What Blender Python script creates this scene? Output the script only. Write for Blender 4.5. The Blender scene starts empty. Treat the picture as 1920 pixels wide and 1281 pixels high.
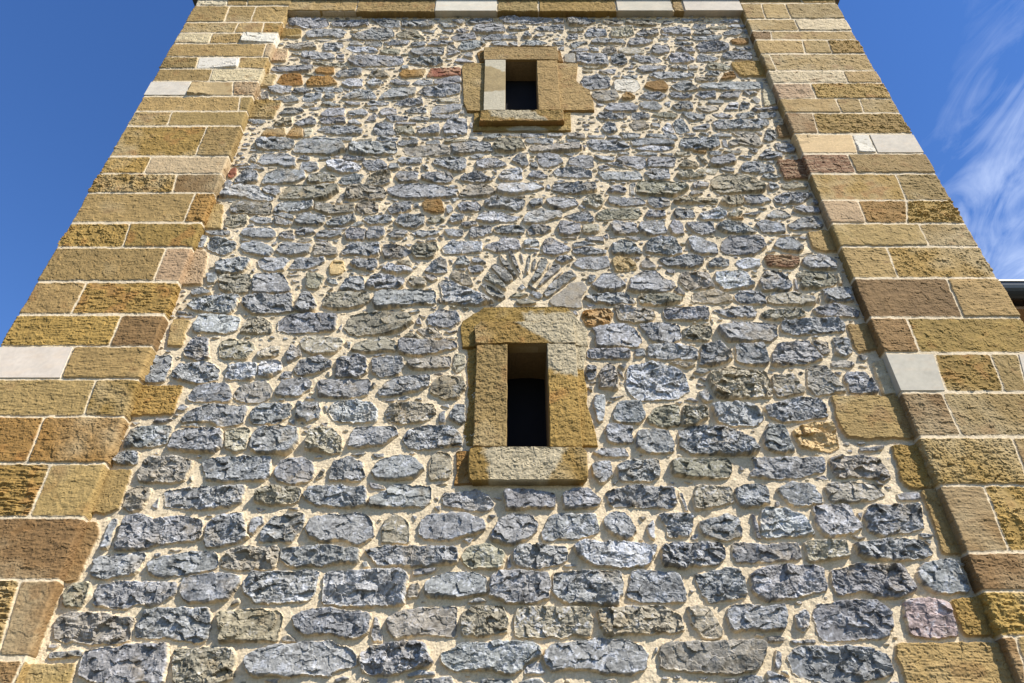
import bpy, math, random
import numpy as np
R = math.radians
C = bpy.context.scene
COL = C.collection

# ------------------------------------------------------------------ camera, light, exposure
cam_d = bpy.data.cameras.new('camera'); cam = bpy.data.objects.new('camera', cam_d); COL.objects.link(cam)
cam.location = (0, -4.0, 1.6)
cam.rotation_euler = (math.pi/2 + math.atan(1280/1666.), 0, 0)
cam_d.sensor_width = 36; cam_d.lens = 24; cam_d.clip_start = .05; cam_d.clip_end = 3000
C.camera = cam
SUN = np.array([1.28, -1.0, 1.75]); SUN /= np.linalg.norm(SUN)
EL = math.asin(SUN[2]); AZ = math.atan2(SUN[0], SUN[1])
W = bpy.data.worlds.new('World'); C.world = W; W.use_nodes = True
nt = W.node_tree; N = nt.nodes; Lk = nt.links; N.clear()
def node(N, t, **k):
    n = N.new(t)
    for a, b in k.items():
        if a.startswith('_'): n.inputs[int(a[1:])].default_value = b
        else: setattr(n, a, b)
    return n
def math_n(N, Lk, op, a, b=None, clamp=False):
    n = N.new('ShaderNodeMath'); n.operation = op; n.use_clamp = clamp
    for i, v in enumerate((a, b)):
        if v is None: continue
        if isinstance(v, (int, float)): n.inputs[i].default_value = v
        else: Lk.new(v, n.inputs[i])
    return n.outputs[0]
sky = node(N, 'ShaderNodeTexSky', sky_type='NISHITA', sun_disc=False, sun_elevation=EL, sun_rotation=AZ,
           air_density=1.0, dust_density=0.0, ozone_density=2.0, altitude=0)
bg = node(N, 'ShaderNodeBackground'); bg.inputs[1].default_value = .11
wo = N.new('ShaderNodeOutputWorld'); Lk.new(bg.outputs[0], wo.inputs[0])
# thin cirrus: streaky noise laid on a high flat layer (direction / height)
tc = N.new('ShaderNodeTexCoord'); sep = N.new('ShaderNodeSeparateXYZ'); Lk.new(tc.outputs['Generated'], sep.inputs[0])
zz = math_n(N, Lk, 'MAXIMUM', sep.outputs[2], .08)
px = math_n(N, Lk, 'DIVIDE', sep.outputs[0], zz); py = math_n(N, Lk, 'DIVIDE', sep.outputs[1], zz)
cmb = N.new('ShaderNodeCombineXYZ'); Lk.new(px, cmb.inputs[0]); Lk.new(py, cmb.inputs[1])
def cirrus(rot, sc, scale, det, dist):
    mp = N.new('ShaderNodeMapping'); mp.inputs['Rotation'].default_value = (0, 0, R(rot)); mp.inputs['Scale'].default_value = sc
    Lk.new(cmb.outputs[0], mp.inputs[0])
    n = node(N, 'ShaderNodeTexNoise'); n.inputs['Scale'].default_value = scale; n.inputs['Detail'].default_value = det
    n.inputs['Roughness'].default_value = .62; n.inputs['Distortion'].default_value = dist
    Lk.new(mp.outputs[0], n.inputs['Vector']); return n.outputs['Fac']
n1 = cirrus(-48, (1.0, .42, 1), 8.0, 9, 1.6)
n2 = cirrus(0, (1, 1, 1), 3.2, 4, .2)
cov = math_n(N, Lk, 'MULTIPLY', math_n(N, Lk, 'SUBTRACT', px, .60), 3.4)
cov = math_n(N, Lk, 'MINIMUM', math_n(N, Lk, 'MAXIMUM', cov, 0.0), 1.0)
d = math_n(N, Lk, 'ADD', math_n(N, Lk, 'MULTIPLY', n1, 1.15), math_n(N, Lk, 'MULTIPLY', n2, 1.0))
d = math_n(N, Lk, 'ADD', d, math_n(N, Lk, 'MULTIPLY', cov, .45))
d = math_n(N, Lk, 'MULTIPLY', math_n(N, Lk, 'SUBTRACT', d, 1.30), 1.9, True)
d = math_n(N, Lk, 'MULTIPLY', math_n(N, Lk, 'MULTIPLY', d, cov), .42)
mx = N.new('ShaderNodeMixRGB'); Lk.new(d, mx.inputs[0]); Lk.new(sky.outputs[0], mx.inputs[1]); mx.inputs[2].default_value = (6.6, 7.2, 8.2, 1)
hs_ = N.new('ShaderNodeHueSaturation'); hs_.inputs['Saturation'].default_value = 1.26; hs_.inputs['Hue'].default_value = .512; Lk.new(sky.outputs[0], hs_.inputs['Color']); Lk.new(hs_.outputs[0], mx.inputs[1])
Lk.new(mx.outputs[0], bg.inputs[0])
sl = bpy.data.lights.new('sun', 'SUN'); sl.energy = 5.0; sl.angle = R(.5); sl.color = (1, .95, .87)
so = bpy.data.objects.new('sun', sl); COL.objects.link(so); so.location = (8, -6, 14)
from mathutils import Vector
so.rotation_euler = Vector(-SUN).to_track_quat('-Z', 'Y').to_euler()
C.view_settings.view_transform = 'Standard'; C.view_settings.look = 'None'; C.view_settings.exposure = 0.85; C.view_settings.gamma = 1
C.cycles.max_bounces = 6

# ------------------------------------------------------------------ noise and colour helpers
RNG = np.random.RandomState(11)
def lin(c):
    c = np.array(c, float)/255
    return np.where(c <= .04045, c/12.92, ((c+.055)/1.055)**2.4)
def vnoise(X, Z, sx, sz, seed=0):
    rs = np.random.RandomState(seed); T = rs.rand(257, 257)*2-1
    u = X/sx+1000.37; v = Z/sz+1000.71
    iu = np.floor(u).astype(int); iv = np.floor(v).astype(int); fu = u-iu; fv = v-iv
    fu = fu*fu*(3-2*fu); fv = fv*fv*(3-2*fv); a = iu % 256; b = iv % 256
    return (T[b, a]*(1-fu)+T[b, a+1]*fu)*(1-fv)+(T[b+1, a]*(1-fu)+T[b+1, a+1]*fu)*fv
def rotn(X, Z, sx, sz, ang, seed):
    c, s = math.cos(ang), math.sin(ang)
    return vnoise(X*c+Z*s, -X*s+Z*c, sx, sz, seed)
def facet(X, Z, cx, cz, slope, step, seed):
    """broken planes: every cell of a jittered lattice has its own tilt and level"""
    rs = np.random.RandomState(seed); T = rs.rand(5, 256, 256)
    u = X/cx+500.3; v = Z/cz+500.7; iu = np.floor(u).astype(int); iv = np.floor(v).astype(int)
    best = np.full(X.shape, 99.); h = np.zeros(X.shape)
    for a in (-1, 0, 1):
        for b in (-1, 0, 1):
            A = (iu+a) % 256; B = (iv+b) % 256
            dx = u-(iu+a+.1+.8*T[0][B, A]); dz = v-(iv+b+.1+.8*T[1][B, A]); q = dx*dx+dz*dz
            hh = step*(T[2][B, A]*2-1)+slope*((T[3][B, A]*2-1)*dx*cx+(T[4][B, A]*2-1)*dz*cz)
            m = q < best; best = np.where(m, q, best); h = np.where(m, hh, h)
    return h
def fields(X, Z, fac=False):
    F = {}
    if fac:
        wx = .018*rotn(X, Z, .06, .06, .3, 61)+.007*rotn(X, Z, .02, .02, .8, 62)+.003*vnoise(X, Z, .009, .009, 65); wz = .014*rotn(X, Z, .06, .06, 1.3, 63)+.006*rotn(X, Z, .02, .02, 1.8, 64)+.003*vnoise(X, Z, .009, .009, 66)
        F['F1'] = facet(X+wx, Z+wz, .095, .06, .46, .0050, 71)
        F['F2'] = facet(X+wx*1.3, Z+wz*1.3+.2*X, .036, .020, .55, .0020, 72)
        F['F3'] = facet(X+wx, Z+wz-.15*X, .017, .010, .6, .0009, 73)
    F['A'] = rotn(X, Z, .11, .11, .5, 1)
    F['B'] = rotn(X, Z, .045, .038, 1.1, 2)
    F['C'] = rotn(X, Z, .021, .017, .2, 3)
    F['D'] = rotn(X, Z, .011, .0085, .8, 4)
    F['E'] = vnoise(X, Z, .0055, .0055, 5)
    F['L1'] = rotn(X, Z, .10, .016, .10, 6)        # bedding
    F['L2'] = rotn(X, Z, .045, .008, -.06, 7)
    F['V'] = rotn(X, Z, .07, .05, .35, 8)           # veins
    F['V2'] = rotn(X, Z, .05, .09, -.7, 9)
    F['W'] = rotn(X, Z, .5, .4, .3, 10)
    F['G'] = rotn(X, Z, .03, .03, 2.0, 12)
    return F
#      sRGB as seen in the sun
PAL = {'g': (143, 142, 139), 'k': (140, 134, 116), 't': (164, 155, 134), 'w': (172, 171, 168), 'v': (140, 136, 127),
       'm': (160, 152, 138), 's': (180, 151, 96), 'y': (173, 141, 77), 'Y': (178, 145, 79), 'b': (153, 121, 78), 'o': (166, 127, 70),
       'K': (194, 164, 126), 'P': (200, 190, 173), 'p': (205, 190, 158), 'c': (215, 195, 155), 'x': (198, 170, 124), 'X': (226, 218, 200),
       'R': (152, 112, 58), 'r': (140, 88, 66), 'N': (140, 102, 72), 'q': (168, 148, 142)}
MORTAR = lin((224, 205, 172))*.73
ALB = .82
GREYS = 'gktwvmq'

def mesh_grid(name, P, col, mat, parent=None, keep=None, smooth=False, flip=False):
    """one mesh from a grid of points P[nz, nx, 3] with a colour for every point"""
    nz, nx = P.shape[:2]
    idx = np.arange(nz*nx).reshape(nz, nx)
    q = np.stack([idx[:-1, :-1], idx[:-1, 1:], idx[1:, 1:], idx[1:, :-1]], -1)
    if flip: q = q[..., ::-1]
    q = q[keep] if keep is not None else q.reshape(-1, 4)
    used = np.zeros(nz*nx, bool); used[q.ravel()] = True
    re = np.cumsum(used)-1; q = re[q]
    V = P.reshape(-1, 3)[used]; K = col.reshape(-1, 3)[used]
    me = bpy.data.meshes.new(name)
    me.vertices.add(len(V)); me.vertices.foreach_set('co', V.astype(np.float32).ravel())
    me.loops.add(len(q)*4); me.loops.foreach_set('vertex_index', q.astype(np.int32).ravel())
    me.polygons.add(len(q)); me.polygons.foreach_set('loop_start', np.arange(0, len(q)*4, 4, dtype=np.int32))
    me.polygons.foreach_set('loop_total', np.full(len(q), 4, dtype=np.int32))
    me.update(calc_edges=True)
    me.polygons.foreach_set('use_smooth', np.full(len(q), smooth, dtype=bool))
    at = me.attributes.new('Col', 'FLOAT_COLOR', 'POINT')
    at.data.foreach_set('color', np.concatenate([K, np.ones((len(K), 1))], 1).astype(np.float32).ravel())
    me.materials.append(mat)
    o = bpy.data.objects.new(name, me); COL.objects.link(o)
    if parent: o.parent = parent
    return o

def raw_mesh(name, V, F, mat, parent=None, smooth=False):
    me = bpy.data.meshes.new(name); me.from_pydata([tuple(v) for v in V], [], F); me.materials.append(mat); me.update()
    if smooth: me.polygons.foreach_set('use_smooth', [True]*len(F))
    o = bpy.data.objects.new(name, me); COL.objects.link(o)
    if parent: o.parent = parent
    return o
def boxes(name, L, mat, parent=None):
    V = []; F = []
    for x0, x1, y0, y1, z0, z1 in L:
        n = len(V)
        V += [(x0, y0, z0), (x1, y0, z0), (x1, y1, z0), (x0, y1, z0), (x0, y0, z1), (x1, y0, z1), (x1, y1, z1), (x0, y1, z1)]
        F += [[n+i for i in f] for f in ((0, 3, 2, 1), (4, 5, 6, 7), (0, 1, 5, 4), (1, 2, 6, 5), (2, 3, 7, 6), (3, 0, 4, 7))]
    return raw_mesh(name, V, F, mat, parent)

def mat_stone(name, bump=.5, dist=.004, sc=90, rough=.9, use_attr=True, base=(.3, .3, .3), speck=.22):
    m = bpy.data.materials.new(name); m.use_nodes = True; t = m.node_tree; n = t.nodes; l = t.links
    b = n['Principled BSDF']; b.inputs['Roughness'].default_value = rough
    b.inputs['Specular IOR Level'].default_value = .25
    co = n.new('ShaderNodeTexCoord')
    no = n.new('ShaderNodeTexNoise'); no.inputs['Scale'].default_value = sc; no.inputs['Detail'].default_value = 6; no.inputs['Roughness'].default_value = .7
    l.new(co.outputs['Object'], no.inputs['Vector'])
    mr = n.new('ShaderNodeMapRange'); mr.inputs[1].default_value = .3; mr.inputs[2].default_value = .7; mr.inputs[3].default_value = 1-speck; mr.inputs[4].default_value = 1+speck
    l.new(no.outputs['Fac'], mr.inputs[0])
    mixn = n.new('ShaderNodeVectorMath'); mixn.operation = 'SCALE'
    if use_attr:
        a = n.new('ShaderNodeAttribute'); a.attribute_name = 'Col'; l.new(a.outputs['Color'], mixn.inputs[0])
    else:
        mixn.inputs[0].default_value = base
    l.new(mr.outputs[0], mixn.inputs['Scale']); l.new(mixn.outputs[0], b.inputs['Base Color'])
    bp = n.new('ShaderNodeBump'); bp.inputs['Strength'].default_value = bump; bp.inputs['Distance'].default_value = dist
    l.new(no.outputs['Fac'], bp.inputs['Height']); l.new(bp.outputs[0], b.inputs['Normal'])
    return m
def mat_plain(name, base, rough=.6, metal=0, sc=8, amt=.15, bump=0):
    m = bpy.data.materials.new(name); m.use_nodes = True; t = m.node_tree; n = t.nodes; l = t.links
    b = n['Principled BSDF']; b.inputs['Roughness'].default_value = rough; b.inputs['Metallic'].default_value = metal
    co = n.new('ShaderNodeTexCoord'); no = n.new('ShaderNodeTexNoise'); no.inputs['Scale'].default_value = sc; no.inputs['Detail'].default_value = 5
    l.new(co.outputs['Object'], no.inputs['Vector'])
    mr = n.new('ShaderNodeMapRange'); mr.inputs[3].default_value = 1-amt; mr.inputs[4].default_value = 1+amt; l.new(no.outputs['Fac'], mr.inputs[0])
    v = n.new('ShaderNodeVectorMath'); v.operation = 'SCALE'; v.inputs[0].default_value = base; l.new(mr.outputs[0], v.inputs['Scale']); l.new(v.outputs[0], b.inputs['Base Color'])
    if bump:
        bp = n.new('ShaderNodeBump'); bp.inputs['Strength'].default_value = bump; bp.inputs['Distance'].default_value = .01; l.new(no.outputs['Fac'], bp.inputs['Height']); l.new(bp.outputs[0], b.inputs['Normal'])
    return m
M_WALL = mat_stone('rubble_and_mortar', .42, .004, 70)
M_ASH = mat_stone('dressed_sandstone', .5, .003, 60, speck=.16)
M_SMOOTH = mat_stone('sawn_limestone', .2, .001, 45, speck=.05)

# ------------------------------------------------------------------ the relief of a masonry face
def chaikin(P, k=1):
    for _ in range(k):
        Q = []
        for i in range(len(P)):
            a = np.array(P[i]); b = np.array(P[(i+1) % len(P)]); c = min(.14, .012/(np.linalg.norm(b-a)+1e-6)); Q += [a*(1-c)+b*c, a*c+b*(1-c)]
        P = Q
    return P
def poly_dist(XX, ZZ, P):
    ins = np.zeros(XX.shape, bool); dd = np.full(XX.shape, 9.)
    n = len(P)
    for k in range(n):
        ax, az = P[k]; bx, bz = P[(k+1) % n]
        dz = bz-az if abs(bz-az) > 1e-9 else 1e-9
        ins ^= ((az > ZZ) != (bz > ZZ)) & (XX < (bx-ax)*(ZZ-az)/dz+ax)
        L = (bx-ax)**2+(bz-az)**2+1e-12
        t = np.clip(((XX-ax)*(bx-ax)+(ZZ-az)*(bz-az))/L, 0, 1)
        dd = np.minimum(dd, np.hypot(XX-ax-t*(bx-ax), ZZ-az-t*(bz-az)))
    return np.where(ins, dd, -dd)
def stone_look(t, f, rs):
    """albedo of one stone, from the fields over it; patches, veins and bedding are in the stone itself"""
    base = lin(PAL[t])*ALB*(.76 if t in 'syYboN' else .88 if t in 'Kc' else 1)
    j = 1+rs.uniform(-.16, .16); base = base*j*(1+rs.uniform(-.02, .02, 3))
    s = f['A'].shape
    col = np.broadcast_to(base, s+(3,)).copy()
    if t in 'gktwvmq':
        v = .55*f['B']+.5*f['C']+.55*f['D']+.4*f['L2']
        k = np.exp(v*(.30 if t != 'm' else .08))
        col *= k[..., None]
        # pale calcite crust and veins
        pale = lin((206, 208, 214))*ALB
        amt = {'g': .12, 'k': .05, 't': .10, 'w': .30, 'v': .08, 'm': .0, 'q': .1}[t]*rs.uniform(.3, 1.9)
        m = np.clip((f['V']*.5+f['G']*.5+f['C']*.5+f['D']*.8+f['E']*.3-.6+amt*1.2)*3.0, 0, 1)*min(.75, .25+amt*1.2)
        vein = np.clip(1-np.abs(f['V2']+.25*f['C'])/.035, 0, 1)*(.55 if rs.rand() < .3 else .0)
        m = np.clip(m+vein, 0, .85)[..., None]
        col = col*(1-m)+pale*m
        # earthy film
        ear = lin((150, 132, 100))*ALB
        e = np.clip((f['A']*.8+f['G']*.5-.25+rs.uniform(-.5, .35))*1.6, 0, 1)*(.55 if t in 'kt' else .40)
        col = col*(1-e[..., None])+ear*e[..., None]
        dk = np.clip((-f['V']*.6-f['C']*.6-f['D']*.4-.35)*2.2, 0, 1)*.5
        col *= (1-dk)[..., None]
    elif t == 'P':
        col *= np.exp(.05*f['A']+.03*f['L1']+.05*f['W'])[..., None]
        col *= np.exp(.05*f['L2']+.06*f['D']+.05*f['V'])[..., None]; e = np.clip(f['L1']*.7+f['V']*.6-.1, 0, 1)[..., None]*.4
        col = col*(1-e)+lin((205, 180, 150))*ALB*e
    elif t == 'X':
        pit = np.clip((f['C']+f['L2']*.6-.55)*3, 0, 1)[..., None]*.6
        col = col*(1-pit)+lin((120, 105, 80))*ALB*pit
    else:
        v = .3*f['L1']+.25*f['L2']+.45*f['C']+.4*f['D']+.3*f['B']
        col *= np.exp(v*.15+f['A']*.10+f['W']*.10)[..., None]
        grey = lin((172, 156, 122))*ALB; rust = lin((152, 104, 52))*ALB; brown = lin((128, 92, 50))*ALB
        g = np.clip((f['W']*1.1+f['A']*.5+rs.uniform(-.6, .35))*1.2, 0, 1)[..., None]*.55
        col = col*(1-g)+grey*g
        r_ = np.clip((f['V']*.6+f['A']*.7-.45+rs.uniform(-.35, .4))*2, 0, 1)[..., None]*.5
        col = col*(1-r_)+(rust if t in 'oyYR' else brown)*r_
        if rs.rand() < .45:                          # a vein or old crack across the block
            ck = np.clip(1-np.abs(f['V2']*.6+f['W']*.5+.12*f['C']+rs.uniform(-.2, .2))/.03, 0, 1)[..., None]*rs.uniform(.25, .5); col = col*(1-ck)+lin((84, 58, 34))*ck
        sp = np.clip((f['D']+f['C']*.7+f['A']*.5-.95)*3, 0, 1)[..., None]*rs.uniform(.1, .6); col = col*(1-sp)+lin((92, 72, 44))*sp
        if t == 'N':
            st = np.clip(f['L2']*2, 0, 1)[..., None]*.5; col = col*(1-st)+lin((190, 165, 130))*ALB*st
    return col
def lay(X1, Z1, XX, ZZ, WX, WZ, F, stones, H, COLR, MASK, hs, edge, seed, grow=None):
    """lay stones (type, polygon, height or None) into H over the grid lines X1, Z1"""
    D1 = np.full(H.shape, -9.); D2 = np.full(H.shape, -9.); OW = np.full(H.shape, -1)
    cache = []
    for n, (t, P, ho) in enumerate(stones):
        xs = [p[0] for p in P]; zs = [p[1] for p in P]
        i0, i1 = np.searchsorted(X1, [min(xs)-.03, max(xs)+.03]); j0, j1 = np.searchsorted(Z1, [min(zs)-.03, max(zs)+.03])
        if i1-i0 < 2 or j1-j0 < 2: cache.append(None); continue
        q = (slice(j0, j1), slice(i0, i1)); wa = min(1., min(max(xs)-min(xs), max(zs)-min(zs))/.10)
        d = poly_dist(XX[q]+WX[q]*wa, ZZ[q]+WZ[q]*wa, chaikin(P, 0 if t == 'P' else 1))
        a = D1[q]; b = D2[q]; m = d > a
        D2[q] = np.where(m, a, np.maximum(b, d)); D1[q] = np.where(m, d, a); OW[q] = np.where(m, n, OW[q])
        cache.append((q, d))
    for n, (t, P, ho) in enumerate(stones):
        if cache[n] is None: continue
        rs = np.random.RandomState(seed+n)
        xs = [p[0] for p in P]; zs = [p[1] for p in P]
        sl_, d = cache[n]
        size = min(max(xs)-min(xs), max(zs)-min(zs))
        if grow is not None and t != 'P':
            oth = np.where(OW[sl_] == n, D2[sl_], D1[sl_])
            gr_ = grow(zs[0])*(1.0 if size > .05 else .5)*(.3 if t in 'svyobKp' else 1)
            d = np.minimum(d+gr_, (d-oth)*.5-.0042)
        on = d > 0
        if not on.any(): continue
        f = {k: v[sl_] for k, v in F.items()}
        e = np.clip(d/min(edge, size*.33), 0, 1); prof = 1-(1-e)**3
        soft = np.clip(d/min(.012, size*.3), 0, 1); soft = soft*soft*(3-2*soft)
        if t in 'gktwvqRrxX':
            up = min(1, max(0, (zs[0]-3.6)/4)); h0 = (ho if ho else hs*rs.uniform(.65, 1.45)*(1-.25*up))*min(1, .35+size/.14)
            cx = (min(xs)+max(xs))/2; cz = (min(zs)+max(zs))/2
            xx = XX[sl_]-cx; zz_ = ZZ[sl_]-cz
            am = rs.uniform(.4, 1.3)*min(1, .3+size/.12)*(1-.28*up)
            lamw = rs.uniform(.1, 1.0)
            am *= .3 if ho and ho < .012 else 1; tilt = rs.uniform(-.10, .10)*xx+rs.uniform(-.16, .12)*zz_
            rg = .78*f['F1']+rs.uniform(.22, .62)*f['F2']+rs.uniform(.12, .32)*f['F3']+.003*f['B']-.0025*np.abs(f['G'])+.0012*f['D']+.0009*f['E']+lamw*(.0022*f['L1']+.0016*f['L2'])
            h = h0*prof+soft*(tilt+am*rg)
            h = np.maximum(h, .002*prof)
        elif t == 'm':
            h = .014*prof+.0015*f['B']+.0008*f['D']
        elif t == 'P':
            e2 = np.clip(d/.006, 0, 1); h = (ho if ho else .012)*e2
        else:
            h0 = (ho if ho is not None else hs*rs.uniform(.8, 1.2))
            am = {'y': 1.2, 'Y': 1.9, 'N': 1.5, 'o': 1.1, 'b': .9, 's': .8}.get(t, .8)*rs.uniform(.7, 1.35); sk = rs.uniform(0, 1.6)*(2.2 if t == 'Y' else 1); pk = rs.uniform(.3, 1.6)
            pit = np.clip(f['C']*.8+f['D']*.8-.55, 0, 1)
            h = h0*prof+1.4*prof*am*(.0018*f['B']+.0010*sk*f['L1']+.0011*sk*f['L2']+.0012*f['C']+.0012*f['D']-.007*pk*pit+.0009*f['E']+.10*f['F1']+.12*f['F2'])
        H[sl_] = np.where(on, np.maximum(H[sl_], h) if t != 'P' else h, H[sl_])
        cc = stone_look(t, f, rs)
        rim = np.clip(d/.004, 0, 1)*.75+.25
        if t in 'gk' and rs.rand() < .09: cc = cc*(1-.4)+lin((160, 144, 116))*ALB*.4*np.exp(.3*f['B']+.3*f['C'])[..., None]
        if t in GREYS:   # mortar smeared over the rims of the stones
            rim = np.clip((d-.0065*(f['G']+.6*f['C']+.05))/.004, 0, 1)
        COLR[sl_] = np.where(on[..., None], COLR[sl_]*(1-rim[..., None])+cc*rim[..., None], COLR[sl_])
        MASK[sl_] = np.maximum(MASK[sl_], on)
def blank(XX, ZZ, F):
    H = .003*F['A']+.0022*F['B']+.0013*F['C']+.0012*F['D']+.0008*F['E']
    pit = np.clip(F['G']*.7+F['C']*.7-.75, 0, 1); H = H-.008*pit
    k = np.exp(.10*F['W']+.06*F['A']+.05*F['C']+.05*F['D'])
    c = MORTAR*k[..., None]
    g = np.clip(F['W']*.6+F['A']*.5-.35, 0, 1)[..., None]*.35
    c = c*(1-g)+lin((190, 172, 132))*.8*g
    return H, c
def parse(txt):
    S = []
    for o in txt.replace('\n', '|').split('|'):
        if not o: continue
        t = o[0]; p = [tuple(map(int, q.split(','))) for q in o[1:].split(' ')]
        x, z = p[0]; P = [(x, z)]
        for a, b in p[1:]: x += a; z += b; P.append((x, z))
        S.append((t, [(a/500, b/500) for a, b in P], None))
    return S
def parse_chips(txt):
    S = []
    for o in txt.replace('\n', '|').split('|'):
        if not o: continue
        t = o[0]; x, z, a, b, n, ph = map(int, o[1:].split(',')); x /= 500; z /= 500; a /= 500; b /= 500; ph /= 10
        P = []
        for k in range(n):
            q = math.sin(ph*13.7+k*7.31+x*91.3)*43758.5453; q -= math.floor(q)
            q2 = math.sin(ph*5.1+k*3.77+z*57.9)*24634.6345; q2 -= math.floor(q2)
            th = ph+k*6.2832/n+(q-.5)*.5; r = .8+.35*q2
            P.append((x+a*r*math.cos(th), z+b*r*math.sin(th)))
        S.append((t, P, None))
    return S

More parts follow.
